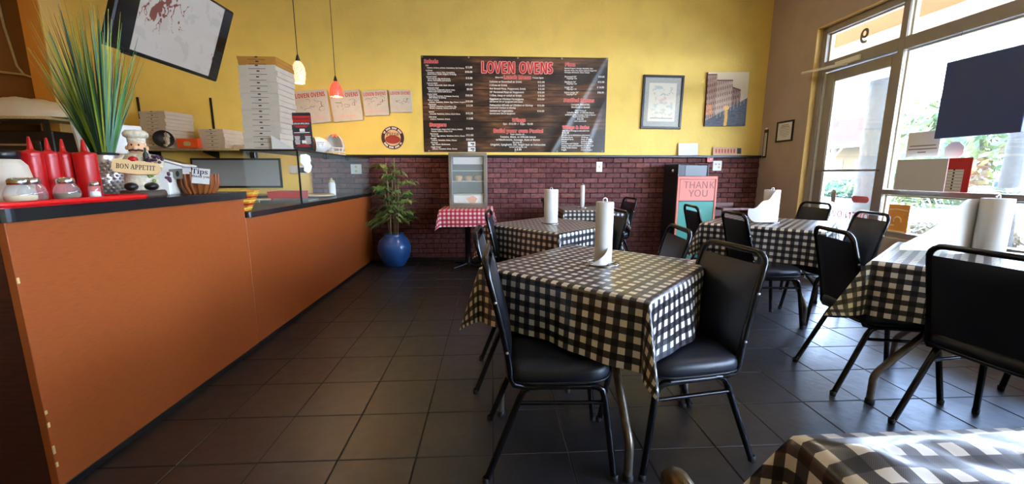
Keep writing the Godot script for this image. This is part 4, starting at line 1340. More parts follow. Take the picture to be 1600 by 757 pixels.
# ---------------------------------------------------------------- corner with the waste cabinet
func build_waste_corner() -> void:
	var o := thing("waste_cabinet", "dark waste cabinet with salmon THANK YOU flap and teal door", "waste bin", Vector3(2.59, 0, -5.0))
	mat("cabinet_dark", c8(28, 34, 44), 0.4)
	mat("salmon", c8(206, 114, 94), 0.5)
	mat("teal", c8(50, 138, 120), 0.5)
	mat("counter_grey", c8(112, 118, 124), 0.45)
	part("body", sp(Vector3(-0.255, 0, -0.43), Vector3(0.255, 1.14, -0.02), 0.003), M.cabinet_dark, o)
	var fr := G.new()
	for q in [[-0.257, 1.11, 0.257, 1.145], [-0.257, 0.04, 0.257, 0.09], [-0.257, 0.09, -0.23, 1.11], [0.23, 0.09, 0.257, 1.11]]:
		fr.span(Vector3(q[0], q[1], -0.02), Vector3(q[2], q[3], 0.0), 0.003)
	part("face_frame", fr.mesh(), M.salmon, o)
	var fl := part("flap", sp(Vector3(-0.227, 0.84, -0.018), Vector3(0.227, 1.108, -0.004), 0.003), M.salmon, o, "salmon swing flap")
	mat("salmon_dark", c8(128, 66, 56), 0.5)
	part("lettering", words([["THANK", 0.02, 1.035, 0.115, 0, 1.1, plain_font], ["YOU", 0.02, 0.93, 0.115, 0, 1.12, plain_font]]), M.salmon_dark, fl).position.z = -0.0035
	var dr := part("door", sp(Vector3(-0.227, 0.095, -0.018), Vector3(0.227, 0.825, -0.006), 0.003), M.teal, o, "teal cabinet door")
	part("knob", G.new().ball(Vector3(0.19, 0.5, 0.008), Vector3(0.014, 0.014, 0.016), 10, 6).mesh(), M.dark_metal, dr)
	var tp := G.new()
	tp.span(Vector3(-0.255, 1.146, -0.43), Vector3(-0.235, 1.30, -0.02), 0.003)
	tp.span(Vector3(0.20, 1.146, -0.43), Vector3(0.22, 1.30, -0.16), 0.003)
	tp.span(Vector3(-0.24, 1.146, -0.43), Vector3(0.21, 1.30, -0.41), 0.003)
	part("tray_rack", tp.mesh(), M.cabinet_dark, o)
	part("tray_panel", sp(Vector3(-0.09, 1.146, -0.19), Vector3(0.21, 1.285, -0.17), 0.003), M.counter_grey, o, "grey panel on top of the cabinet")
	part("side_panel", sp(Vector3(-0.255, 1.146, -0.19), Vector3(-0.092, 1.29, -0.17), 0.003), M.cabinet_dark, o)
	part("side_knob", G.new().ball(Vector3(-0.262, 1.215, -0.15), Vector3(0.014, 0.02, 0.02), 10, 6).mesh(), M.white_plastic, o)
	# wooden high chair behind the far right table
	var hc := thing("high_chair", "brown wooden high chair against the bricks by the corner", "high chair", Vector3(3.06, 0, -5.08), 0)
	mat("high_wood", c8(112, 70, 66), 0.5, 0, "wood", 3.0)
	for sx in [-0.17, 0.17]:
		for sz in [-0.17, 0.17]:
			part("leg", G.new().tube([Vector3(sx * 1.18, 0, sz * 1.18), Vector3(sx, 0.74, sz)], 0.016, 7).mesh(), M.high_wood, hc)
	part("seat", bx(Vector3(0, 0.5, 0), Vector3(0.34, 0.022, 0.32), 0.004), M.high_wood, hc)
	for q in [[-0.18, -0.17, 0.18, -0.17], [-0.17, -0.18, -0.17, 0.18], [0.17, -0.18, 0.17, 0.18], [-0.18, 0.17, 0.18, 0.17]]:
		part("rail", G.new().span(Vector3(q[0] - 0.01, 0.725, q[1] - 0.01), Vector3(q[2] + 0.01, 0.755, q[3] + 0.01), 0.004).mesh(), M.high_wood, hc)
	part("back_panel", sp(Vector3(-0.17, 0.62, -0.182), Vector3(0.17, 0.80, -0.165), 0.004), M.high_wood, hc)


# ---------------------------------------------------------------- tables
func make_table(label: String, at: Vector3, side: float, turn: float) -> void:
	var t := thing("cafe_table", label, "table", at, turn, "tables under gingham cloths")
	part("tabletop", bx(Vector3(0, 0.738, 0), Vector3(side - 0.012, 0.03, side - 0.012), 0.004), M.board, t)
	part("hub", G.new().lathe([Vector2(0.0, 0.60), Vector2(0.06, 0.60), Vector2(0.075, 0.64), Vector2(0.075, 0.722), Vector2(0.0, 0.722)], 14).mesh(), M.dark_metal, t)
	var foot := side * 0.60
	for k in 4:
		var d := Vector3(1, 0, 1).normalized().rotated(Vector3.UP, k * PI / 2)
		var pts := [d * 0.05 + Vector3(0, 0.66, 0), d * (foot - 0.07) + Vector3(0, 0.235, 0)]
		var bendc := [Vector3(0, 0, 0)]
		for i in 5:
			var a := i / 4.0
			bendc.append(d * lerpf(foot - 0.045, foot, sin(a * PI / 2)) + Vector3(0, lerpf(0.205, 0.13, a), 0))
		bendc.remove_at(0)
		pts.append_array(bendc)
		pts.append(d * foot + Vector3(0, 0.012, 0))
		var l := part("leg", G.new().tube(pts, 0.017, 9).mesh(), M.table_leg, t)
		part("glide", G.new().lathe([Vector2(0.0, 0), Vector2(0.021, 0), Vector2(0.021, 0.02), Vector2(0.017, 0.026)], 10, d * foot).mesh(), M.glide, l)


func cloth_mesh(side: float, drop: float, seed_: int, flare: float, crease := 0.0012, tip := 1.0) -> ArrayMesh:
	var total := side + 2.0 * drop
	var n := int(total / 0.02)
	var R := 0.014
	var hx := side / 2.0
	var r := RandomNumberGenerator.new()
	r.seed = seed_
	var ph := [r.randf() * TAU, r.randf() * TAU, r.randf() * TAU, r.randf() * TAU]
	var amp := [r.randf_range(0.05, 0.1), r.randf_range(0.05, 0.1), r.randf_range(0.05, 0.1), r.randf_range(0.05, 0.1)]
	var corner := [r.randf_range(0.85, 1.15), r.randf_range(0.85, 1.15), r.randf_range(0.85, 1.15), r.randf_range(0.85, 1.15)]
	var nz := FastNoiseLite.new()
	nz.seed = seed_
	nz.frequency = 3.0
	var g := G.new()
	g.patch(n, n, func(u0: float, v0: float) -> Vector3:
		var u := (u0 - 0.5) * total
		var v := (v0 - 0.5) * total
		var ax := maxf(absf(u) - hx, 0.0)
		var az := maxf(absf(v) - hx, 0.0)
		var sx := 1.0 if u >= 0 else -1.0
		var sz := 1.0 if v >= 0 else -1.0
		var a := sqrt(ax * ax + az * az)
		if a > drop:
			a = drop + (a - drop) * 0.55
		if a <= 0.0:
			var edge := minf(hx - absf(u), hx - absf(v))
			var k := nz.get_noise_2d(u * 0.8 + v * 0.5, v * 2.2 - u * 0.7)
			return Vector3(u, crease * maxf(k * 0.9 + 0.35, 0.0) * clampf(edge / 0.05, 0, 1), v)
		var q := minf(a / R, PI / 2)
		var out := R * sin(q)
		var down := R * (1.0 - cos(q)) + maxf(a - R * PI / 2, 0.0)
		if az <= 0.0 or ax <= 0.0:
			var along := v if az <= 0.0 else u
			var id := (0 if sx > 0 else 1) if az <= 0.0 else (2 if sz > 0 else 3)
			var win := 1.0 - pow(absf(along) / hx, 4)
			var wave: float = (amp[id] * (1.0 + sin(along * (9.0 + id) + ph[id])) * 0.8 + 0.02 * sin(along * 31.0 + ph[id])) * down * win
			var yy := -down * (1.0 - 0.03 * win)
			if az <= 0.0:
				return Vector3(sx * (hx + out + wave), yy, v)
			return Vector3(u, yy, sz * (hx + out + wave))
		var phi := atan2(az, ax)
		var t := 1.0 - absf(phi - PI / 4) / (PI / 4)
		var ci := (0 if sx > 0 else 1) + (0 if sz > 0 else 2)
		var f: float = flare * corner[ci] * pow(t, 0.9)
		var dir := Vector3(cos(phi) * sx, 0, sin(phi) * sz)
		return Vector3(sx * hx, 0, sz * hx) + dir * (out + f * down) + Vector3(0, -down * sqrt(maxf(1.0 - f * f, 0.1)) * lerpf(1.0, tip, t), 0), Vector2.ONE * (total / 0.1016))
	# a hem folded under along the rim gives the sheet its thickness
	return g.mesh()


func make_cloth(label: String, at: Vector3, side: float, turn: float, drop: float, seed_: int, mat_key := "check_black", flare := 0.33, crease := 0.0012) -> void:
	var o := thing("tablecloth", label, "tablecloth", at, turn, "black and white gingham tablecloths" if mat_key == "check_black" else "red tablecloth")
	part("cloth", cloth_mesh(side, drop, seed_, flare, crease), M[mat_key], o)


func make_towel(label: String, at: Vector3, r: float, h: float, turn: float, sheet := 0) -> void:
	var holder := thing("towel_holder", "wire stand " + label, "towel holder", at, turn, "paper towel stands")
	var ring := G.new()
	ring.tube(arc(Vector3(0, 0.004, 0), Vector3.RIGHT, Vector3.BACK, 0.075, 0, 360, 20), 0.0032, 6, false)
	ring.tube([Vector3(-0.075, 0.004, 0), Vector3(0.075, 0.004, 0)], 0.003, 6)
	ring.tube([Vector3(0, 0.004, -0.075), Vector3(0, 0.004, 0.075)], 0.003, 6)
	part("base_ring", ring.mesh(), M.chrome, holder)
	var loop := [Vector3(-0.011, 0.004, 0), Vector3(-0.011, h + 0.012, 0)]
	loop.append_array(arc(Vector3(0, h + 0.016, 0), Vector3.LEFT, Vector3.UP, 0.011, 0, 180, 8))
	loop.append(Vector3(0.011, 0.004, 0))
	part("loop_handle", G.new().tube(loop, 0.003, 6).mesh(), M.chrome, holder)
	var roll := thing("paper_towel_roll", "white paper towel roll " + label, "paper towel", at + Vector3(0, 0.009, 0), turn, "paper towel rolls")
	var core := 0.02 if r > 0.03 else 0.016
	part("roll", G.new().lathe([Vector2(core, 0), Vector2(core, 0), Vector2(r - 0.002, 0), Vector2(r - 0.002, 0), Vector2(r, 0.003), Vector2(r, h - 0.003), Vector2(r - 0.002, h), Vector2(r - 0.002, h), Vector2(core, h), Vector2(core, h), Vector2(core, 0)], 28).mesh(), M.paper_towel, roll)
	if sheet == 0:
		return
	var g := G.new()
	var ln: float = [0.0, 0.09, 0.24, 0.43][sheet]
	for side in [0.0, 0.0012]:
		g.patch(16, 10, func(u: float, v: float) -> Vector3:
			var x := -ln * u
			var top := h * 0.985 if u < 0.08 else 0.0
			if sheet == 1:
				top = lerpf(0.075, 0.004, u)
			elif sheet == 2:
				top = lerpf(h * 0.985, h * 0.37, pow(u, 0.85)) + 0.012 * sin(u * 14.0)
			else:
				top = h * 0.97 if u < 0.3 else lerpf(h * 0.97, h * 0.10, pow((u - 0.3) / 0.7, 0.72))
			var y := v * top + (0.003 if sheet != 2 else 0.003 + 0.06 * pow(maxf(u - 0.75, 0.0) / 0.25, 2) * (1.0 - v))
			return Vector3(x, y, (r if sheet != 3 else -r) + side + 0.03 * sin(u * 3.2) * (1.0 - 0.3 * v) - (0.02 * u if sheet == 3 else 0.0)))
	part("loose_sheet", g.mesh(), M.paper_towel, roll, "loose paper sheet pulled off the roll")


func build_tables() -> void:
	var y := 0.757
	make_table("square table in the middle foreground, under a gingham cloth", Vector3(0.505, 0, -1.84), 0.78, 47)
	make_cloth("black and white gingham cloth on the middle foreground table", Vector3(0.505, y, -1.84), 0.78, 47, 0.27, 5)
	make_towel("on the middle foreground table, small flap at its foot", Vector3(0.523, y, -1.845), 0.041, 0.285, 20, 1)
	make_table("square table behind the middle foreground table", Vector3(0.50, 0, -3.40), 0.78, 43)
	make_cloth("black and white gingham cloth on the second table from the camera in the middle row", Vector3(0.50, y, -3.40), 0.78, 43, 0.27, 9)
	make_towel("on the second table of the middle row, full and wide", Vector3(0.505, y, -3.42), 0.059, 0.28, 0)
	make_table("square table against the brick wall in the middle row", Vector3(1.20, 0, -4.98), 0.72, 0)
	make_cloth("black and white gingham cloth on the table against the bricks", Vector3(1.20, y, -4.98), 0.72, 0, 0.2, 12, "check_black", 0.3)
	make_towel("on the table against the bricks, thin and nearly used up", Vector3(1.13, y, -5.0), 0.027, 0.27, 0)
	make_table("square table near the glass door", Vector3(2.45, 0, -3.43), 0.86, 45)
	make_cloth("black and white gingham cloth on the table near the glass door", Vector3(2.45, y, -3.43), 0.86, 45, 0.28, 17)
	make_towel("on the table near the glass door, long sheet hanging left", Vector3(2.43, y, -3.40), 0.062, 0.275, 0, 2)
	make_table("square table under the big window at the right", Vector3(2.47, 0, -1.77), 0.86, 37.5)
	make_cloth("black and white gingham cloth on the window table, glaring with daylight", Vector3(2.47, y, -1.77), 0.86, 37.5, 0.28, 23, "check_black", 0.5)
	make_towel("on the window table, wide sheet spread to the left", Vector3(2.65, y, -1.99), 0.062, 0.285, 3, 3)
	make_table("square table at the bottom right corner of the photo", Vector3(0.905, 0, -0.17), 0.80, 0)
	make_cloth("creased black and white gingham cloth at the bottom right corner", Vector3(0.905, y, -0.17), 0.80, 0, 0.27, 31, "check_black", 0.42, 0.019)
	# red table with the cake case
	var t := thing("pedestal_table", "small pedestal table under a red gingham cloth by the wall", "table", Vector3(-0.305, 0, -5.07))
	part("tabletop", bx(Vector3(0, 0.738, 0), Vector3(0.60, 0.03, 0.60), 0.004), M.board, t)
	part("column", G.new().lathe([Vector2(0.05, 0.03), Vector2(0.038, 0.06), Vector2(0.038, 0.70), Vector2(0.09, 0.722)], 14).mesh(), M.frame_steel, t)
	for k in 4:
		var d := Vector3(1, 0, 0).rotated(Vector3.UP, PI / 4 + k * PI / 2)
		part("foot", G.new().tube([d * 0.02 + Vector3(0, 0.05, 0), d * 0.26 + Vector3(0, 0.018, 0)], 0.022, 7, true, 0.014).mesh(), M.frame_steel, t)
	make_cloth("red and white gingham cloth under the cake display case", Vector3(-0.305, y, -5.07), 0.615, 0, 0.21, 41, "check_red", 0.3)
	var c := thing("display_case", "small glass-fronted cake display case on the red gingham cloth", "display case", Vector3(-0.285, 0.7605, -5.13))
	var sh := G.new()
	sh.span(Vector3(-0.23, 0, -0.17), Vector3(0.23, 0.05, 0.17), 0.004)
	sh.span(Vector3(-0.23, 0.625, -0.17), Vector3(0.23, 0.665, 0.17), 0.004)
	for x in [-0.23, 0.19]:
		sh.span(Vector3(x, 0.05, 0.13), Vector3(x + 0.04, 0.625, 0.17), 0.003)
		sh.span(Vector3(x if x < 0 else 0.22, 0.05, -0.17), Vector3((x if x < 0 else 0.22) + 0.01, 0.625, 0.13))
	part("case_frame", sh.mesh(), M.steel, c, "brushed steel frame")
	mat("case_inside", c8(86, 98, 106), 0.5)
	part("back_panel", sp(Vector3(-0.22, 0.05, -0.17), Vector3(0.22, 0.625, -0.155)), M.case_inside, c)
	part("glass_door", sp(Vector3(-0.19, 0.05, 0.145), Vector3(0.19, 0.625, 0.15)), M.thin_glass, c)
	part("header_card", sp(Vector3(-0.18, 0.53, 0.10), Vector3(0.18, 0.615, 0.104)), M.paper, c)
	for yy in [0.16, 0.32, 0.45]:
		part("shelf", sp(Vector3(-0.215, yy, -0.15), Vector3(0.215, yy + 0.006, 0.11)), M.aluminium_light, c)
	part("picture_card", sp(Vector3(-0.18, 0.06, 0.11), Vector3(0.18, 0.155, 0.114)), M.paper, c)
	var blob := G.new()
	for k in 12:
		blob.ball(Vector3(0.04 + 0.05 * cos(k * 2.4) * sqrt(k / 12.0), 0.1 + 0.032 * sin(k * 2.4) * sqrt(k / 12.0), 0.115), Vector3(0.026, 0.018, 0.002), 8, 4)
	mat("pastry_print", c8(224, 150, 108), 0.6)
	part("food_print", blob.mesh(), M.pastry_print, c, "picture of pastry on the card")
	mat("pastry", c8(206, 160, 112), 0.7, 0, "mottle", 30.0)
	for k in 3:
		var m := single("pastry", G.new().lathe([Vector2(0.0, 0), Vector2(0.036, 0), Vector2(0.044, 0.045), Vector2(0.046, 0.05), Vector2(0.032, 0.066), Vector2(0.0, 0.07)], 12).mesh(), M.pastry, ["leftmost pastry on the middle shelf of the display case", "middle pastry in the display case", "rightmost pastry on the middle shelf of the display case"][k], "pastry", Vector3(-0.285 - 0.12 + 0.12 * k, 0.7605 + 0.326, -5.10), 0, "pastries in the display case")
		m.name = m.name


# ---------------------------------------------------------------- chairs
func make_chair(label: String) -> Node3D:
	var o := thing("banquet_chair", label, "chair", Vector3.ZERO, 0, "black vinyl banquet chairs")
	# seat cushion: rounded plan, domed top (faces -z)
	var plan := func(a: float, w: float, d0: float) -> Vector2:
		var c := cos(a)
		var s := sin(a)
		return Vector2(signf(c) * pow(absf(c), 0.42) * (w * (1.0 - 0.06 * s)), signf(s) * pow(absf(s), 0.42) * d0)
	var seat := G.new()
	var prof := [Vector2(0.0, 0.398), Vector2(0.9, 0.398), Vector2(0.985, 0.410), Vector2(1.01, 0.432), Vector2(1.0, 0.452), Vector2(0.95, 0.470), Vector2(0.8, 0.482), Vector2(0.45, 0.489), Vector2(0.0, 0.491)]
	seat.smooth()
	for i in prof.size() - 1:
		for k in 28:
			var a0 := TAU * k / 28
			var a1 := TAU * (k + 1) / 28
			var f := func(q: Vector2, a: float) -> Vector3:
				var p: Vector2 = plan.call(a, 0.205, 0.205)
				return Vector3(p.x * q.x, q.y, -p.y * q.x - 0.005)
			if prof[i].x > 0:
				seat.tri(f.call(prof[i], a0), f.call(prof[i], a1), f.call(prof[i + 1], a1))
			if prof[i + 1].x > 0:
				seat.tri(f.call(prof[i], a0), f.call(prof[i + 1], a1), f.call(prof[i + 1], a0))
	var s := part("seat", seat.mesh(), M.vinyl, o, "black vinyl seat cushion")
	var pipe := []
	for k in 29:
		var p: Vector2 = plan.call(TAU * k / 28, 0.206, 0.206)
		pipe.append(Vector3(p.x, 0.416, -p.y - 0.005))
	part("piping", G.new().tube(pipe, 0.004, 5, false).mesh(), M.vinyl_piping, s)
	# back: upholstered panel inside a bent tube with a hand-hold gap at the top
	var lean := func(y: float) -> float: return 0.175 + 0.10 * pow(clampf((y - 0.42) / 0.46, 0, 1), 1.25)
	var panel := G.new()
	for sd in [-1.0, 1.0]:
		panel.patch(10, 10, func(u: float, v: float) -> Vector3:
			var yy := lerpf(0.462, 0.826, v)
			var half := lerpf(0.176, 0.168, v)
			var x := (u - 0.5) * 2.0 * half * (1.0 if sd > 0 else -1.0)
			var puff := 0.016 * pow(maxf(sin(PI * clampf(u, 0, 1)), 0.0), 0.35) * pow(maxf(sin(PI * clampf(v, 0, 1)), 0.0), 0.35)
			return Vector3(x, yy, lean.call(yy) + sd * (0.004 + puff)))
	panel.flat()
	part("backrest", panel.mesh(), M.vinyl, o, "black vinyl back panel")
	var path := []
	for sgn in [-1.0, 1.0]:
		var seg := []
		seg.append(Vector3(sgn * 0.150, 0.385, 0.04))
		seg.append(Vector3(sgn * 0.178, 0.388, 0.12))
		seg.append(Vector3(sgn * 0.184, 0.400, 0.165))
		seg.append(Vector3(sgn * 0.184, 0.425, 0.178))
		for k in 6:
			var yy := lerpf(0.48, 0.805, k / 5.0)
			seg.append(Vector3(sgn * lerpf(0.184, 0.178, k / 5.0), yy, lean.call(yy)))
		for k in 5:
			var a := (k + 1) / 5.0 * PI / 2
			seg.append(Vector3(sgn * (0.178 - 0.058 * (1.0 - cos(a))), 0.815 + 0.058 * sin(a), lean.call(0.815 + 0.058 * sin(a))))
		if sgn > 0:
			seg.reverse()
		path.append_array(seg)
	part("back_frame", G.new().tube(path, 0.0128, 8).mesh(), M.frame_steel, o)
	part("rivet", G.new().ball(Vector3(0.19, 0.72, lean.call(0.72)), Vector3(0.006, 0.006, 0.006), 8, 5).mesh(), M.rivet, o)
	part("rivet", G.new().ball(Vector3(-0.19, 0.72, lean.call(0.72)), Vector3(0.006, 0.006, 0.006), 8, 5).mesh(), M.rivet, o)
	part("rivet", G.new().ball(Vector3(0.194, 0.53, lean.call(0.53)), Vector3(0.006, 0.006, 0.006), 8, 5).mesh(), M.rivet, o)
	part("rivet", G.new().ball(Vector3(-0.194, 0.53, lean.call(0.53)), Vector3(0.006, 0.006, 0.006), 8, 5).mesh(), M.rivet, o)
	# side frames: front leg, rail under the seat, splayed rear leg
	for sgn in [-1.0, 1.0]:
		var x0: float = sgn * 0.176
		var fl := [Vector3(sgn * 0.195, 0.004, -0.225), Vector3(x0, 0.345, -0.178), Vector3(x0, 0.372, -0.168), Vector3(x0, 0.386, -0.145), Vector3(x0, 0.388, -0.11)]
		var l1 := part("leg", G.new().tube(fl, 0.0132, 8).mesh(), M.frame_steel, o)
		part("glide", G.new().lathe([Vector2(0, 0), Vector2(0.014, 0), Vector2(0.015, 0.022), Vector2(0.0115, 0.026)], 8, fl[0] - Vector3(0, 0.004, 0)).mesh(), M.glide, l1)
		var rl := [Vector3(x0, 0.388, 0.07), Vector3(x0, 0.386, 0.105), Vector3(x0, 0.372, 0.128), Vector3(x0, 0.345, 0.142), Vector3(sgn * 0.2, 0.004, 0.275)]
		var l2 := part("leg", G.new().tube(rl, 0.0132, 8).mesh(), M.frame_steel, o)
		part("glide", G.new().lathe([Vector2(0, 0), Vector2(0.014, 0), Vector2(0.015, 0.022), Vector2(0.0115, 0.026)], 8, rl[4] - Vector3(0, 0.004, 0)).mesh(), M.glide, l2)
		part("seat_rail", G.new().tube([Vector3(x0, 0.388, -0.12), Vector3(x0, 0.388, 0.08)], 0.0132, 8).mesh(), M.frame_steel, o)
		part("stretcher", G.new().tube([Vector3(sgn * 0.18, 0.322, -0.181), Vector3(sgn * 0.18, 0.322, 0.15)], 0.0085, 7).mesh(), M.frame_steel, o)
	for z in [-0.09, 0.05]:
		part("seat_brace", G.new().tube([Vector3(-0.176, 0.388, z), Vector3(0.176, 0.388, z)], 0.009, 7).mesh(), M.frame_steel, o)
	return o


func build_chairs() -> void:
	# turn 90 faces -x, turn -90 faces +x
	var first := make_chair("black vinyl chair in the left foreground, pulled to the middle foreground table")
	first.position = Vector3(0.25, 0, -1.575)
	first.rotation_degrees.y = -92
	var more := [
		[0.765, -1.60, 100.0, "black vinyl chair right of the middle foreground table, its back towards the window"],
		[0.19, -2.22, -93.0, "black vinyl chair at the far left side of the middle foreground table"],
		[0.80, -2.26, 84.0, "black vinyl chair at the far right side of the middle foreground table"],
		[0.24, -3.30, -96.0, "black vinyl chair left of the second table in the middle row"],
		[0.79, -3.28, 97.0, "black vinyl chair right of the second table in the middle row"],
		[0.90, -5.0, -94.0, "black vinyl chair left of the table against the bricks"],
		[1.48, -5.0, 97.0, "black vinyl chair right of the table against the bricks"],
		[2.16, -3.04, -94.0, "black vinyl chair left of the door table, nearer the camera, seat visible"],
		[2.18, -3.76, -96.0, "black vinyl chair in front of the teal cabinet door"],
		[2.72, -3.06, 80.0, "black vinyl chair in front of the door glass lettering, right of the door table"],
		[3.16, -4.08, 96.0, "black vinyl chair beside the door jamb behind the door table"],
		[2.14, -2.05, -103.0, "black vinyl chair with bright seat left of the window table"],
		[2.20, -1.50, -83.0, "large black vinyl chair back at the right edge, before the window table"],
		[3.02, -1.72, 88.0, "black vinyl chair at the right edge of the photo, window side of the window table"],
		[0.455, -0.205, -92.0, "worn chair top peeking up at the bottom edge of the photo"],
	]
	for q in more:
		var c := copy_of(first, Vector3(q[0], 0, q[1]), q[2], q[3])
		if q == more[-1]:  # paint worn through to brass on this frame
			(c.get_node("back_frame") as MeshInstance3D).material_override = mat("worn_frame", c8(92, 76, 46), 0.3, 0.6, "mottle", 16.0)


# ---------------------------------------------------------------- on the raised countertop
func build_countertop_things() -> void:
	var y := 1.065
	# red tray
	var tr := G.new()
	tr.prism(rounded_rect(0.30, 0.60, 0.04), 0.004, Transform3D(Basis(Vector3(1, 0, 0), Vector3(0, 0, -1), Vector3(0, 1, 0)), Vector3.ZERO))
	var rim := []
	for p in rounded_rect(0.30, 0.60, 0.04):
		rim.append(Vector3(p.x, 0.012, -p.y))
	rim.append(rim[0])
	tr.tube(rim, 0.010, 6, false)
	single("serving_tray", tr.mesh(), M.red_tray, "red plastic tray holding sauce bottles and shakers", "tray", Vector3(-1.745, y + 0.0005, -1.68))
	# squeeze bottles
	var names := ["red squeeze bottle nearest the grass plant, in front", "red squeeze bottle second from the grass plant", "red squeeze bottle third from the grass plant", "red squeeze bottle beside the white canister"]
	var spots := [Vector3(-1.782, y, -1.90), Vector3(-1.855, y, -1.885), Vector3(-1.85, y, -1.82), Vector3(-1.85, y, -1.755)]
	for k in 4:
		var o := thing("squeeze_bottle", names[k], "bottle", spots[k] + Vector3(0, 0.006, 0), 0, "red squeeze bottles")
		if k == 0:
			o.scale = Vector3(1.2, 1, 1.2)
		part("bottle", G.new().lathe([Vector2(0, 0), Vector2(0.03, 0), Vector2(0.032, 0.006), Vector2(0.0325, 0.155), Vector2(0.0325, 0.176), Vector2(0.031, 0.183)], 22).mesh(), M.red_plastic, o)
		part("cap", G.new().lathe([Vector2(0.033, 0.178), Vector2(0.034, 0.188), Vector2(0.031, 0.198), Vector2(0.013, 0.201), Vector2(0.0095, 0.206), Vector2(0.008, 0.222), Vector2(0.004, 0.254), Vector2(0, 0.256)], 20).mesh(), M.red_plastic, o)
	# shakers
	mat("grated_cheese", c8(226, 206, 160), 0.9, 0, "grain", 20.0)
	mat("pepper_flakes", c8(128, 52, 24), 0.9, 0, "grain", 30.0)
	mat("oregano", c8(112, 100, 58), 0.9, 0, "grain", 30.0)
	var sh := [[-1.675, -1.53, 1.0, "grated_cheese", "round glass shaker of grated cheese with chrome lid, on the red tray edge"], [-1.735, -1.625, 0.95, "pepper_flakes", "round glass shaker of red pepper flakes between the cheese and oregano"], [-1.685, -1.70, 0.95, "oregano", "round glass shaker of oregano before the red bottles"]]
	for q in sh:
		var o := thing("glass_shaker", q[4], "shaker", Vector3(q[0], y + 0.0055, q[1]), 0, "round glass shakers")
		var k: float = q[2]
		part("contents", G.new().lathe([Vector2(0, 0.004), Vector2(0.03 * k, 0.004), Vector2(0.039 * k, 0.02), Vector2(0.04 * k, 0.032), Vector2(0, 0.036)], 18).mesh(), M[q[3]], o)
		part("jar", G.new().lathe([Vector2(0, 0), Vector2(0.03 * k, 0), Vector2(0.041 * k, 0.018), Vector2(0.043 * k, 0.036), Vector2(0.036 * k, 0.058), Vector2(0.026 * k, 0.07), Vector2(0.026 * k, 0.076)], 20).mesh(), M.thin_glass, o)
		part("lid", G.new().lathe([Vector2(0.027 * k, 0.07), Vector2(0.0285 * k, 0.072), Vector2(0.0285 * k, 0.086), Vector2(0.024 * k, 0.093), Vector2(0, 0.096)], 18).mesh(), M.chrome, o)
	var o4 := thing("salt_shaker", "small straight glass salt shaker beside the front red bottle", "shaker", Vector3(-1.672, y + 0.0055, -1.80))
	part("jar", G.new().lathe([Vector2(0, 0), Vector2(0.022, 0), Vector2(0.02, 0.055), Vector2(0.017, 0.06)], 10).mesh(), M.thin_glass, o4)
	part("contents", G.new().lathe([Vector2(0, 0.003), Vector2(0.018, 0.003), Vector2(0.017, 0.035), Vector2(0, 0.036)], 10).mesh(), M.paper, o4)
	part("lid", G.new().lathe([Vector2(0.018, 0.058), Vector2(0.0195, 0.06), Vector2(0.018, 0.074), Vector2(0, 0.08)], 12).mesh(), M.chrome, o4)
	# canister
	var cn := thing("canister", "pale plastic canister with black lid at the left edge", "canister", Vector3(-1.842, y + 0.006, -1.65))
	part("body", G.new().lathe([Vector2(0, 0), Vector2(0.064, 0), Vector2(0.066, 0.01), Vector2(0.064, 0.1), Vector2(0.058, 0.14), Vector2(0.044, 0.160), Vector2(0.038, 0.165)], 26).mesh(), M.box_white, cn)
	part("lid", G.new().lathe([Vector2(0.04, 0.162), Vector2(0.045, 0.165), Vector2(0.045, 0.19), Vector2(0.04, 0.196), Vector2(0, 0.196)], 24).mesh(), M.black_plastic, cn)
	mat("pale_green", c8(206, 226, 210), 0.35)
	var gb := thing("pale_bottle", "pale green tapered bottle at the very left edge", "bottle", Vector3(-2.17, y, -1.74))
	part("bottle", G.new().lathe([Vector2(0, 0), Vector2(0.06, 0), Vector2(0.06, 0.2), Vector2(0.03, 0.33), Vector2(0.018, 0.36)], 18).mesh(), M.pale_green, gb)
	part("cap", G.new().lathe([Vector2(0.02, 0.355), Vector2(0.02, 0.385), Vector2(0, 0.388)], 12).mesh(), M.white_plastic, gb)
	# grass in a hammered silver vase
	var v := thing("grass_plant", "tall artificial onion grass in a hammered silver vase", "potted plant", Vector3(-1.945, y, -2.17))
	var hm := mat("hammered_silver", c8(214, 210, 204), 0.3, 0.85)
	var vp := [Vector2(0, 0), Vector2(0.055, 0), Vector2(0.07, 0.05), Vector2(0.074, 0.10), Vector2(0.064, 0.165), Vector2(0.05, 0.195), Vector2(0.055, 0.212)]
	part("vase", G.new().lathe(vp, 24).mesh(), hm, v)
	var dm := G.new()
	for i in 11:
		for k in 20:
			var a := TAU * (k + 0.5 * (i % 2)) / 20
			var h := 0.012 + 0.0155 * i
			var r := 0.0
			for j in vp.size() - 1:
				if h >= vp[j].y and h < vp[j + 1].y:
					r = lerpf(vp[j].x, vp[j + 1].x, (h - vp[j].y) / (vp[j + 1].y - vp[j].y))
			dm.ball(Vector3(cos(a) * r, h, sin(a) * r), Vector3(0.0085, 0.0068, 0.0085), 6, 4)
	part("hammered_bosses", dm.mesh(), hm, v).set_meta("kind", "stuff")
	part("rim", G.new().tube(arc(Vector3(0, 0.212, 0), Vector3.RIGHT, Vector3.BACK, 0.055, 0, 360, 24), 0.006, 6, false).mesh(), M.black_plastic, v)
	mat("blade_lime", c8(176, 186, 62), 0.5)
	mat("blade_green", c8(84, 138, 66), 0.5)
	mat("blade_teal", c8(108, 160, 132), 0.5)
	mat("blade_dark", c8(44, 66, 48), 0.5)
	var keys := ["blade_lime", "blade_green", "blade_teal", "blade_dark"]
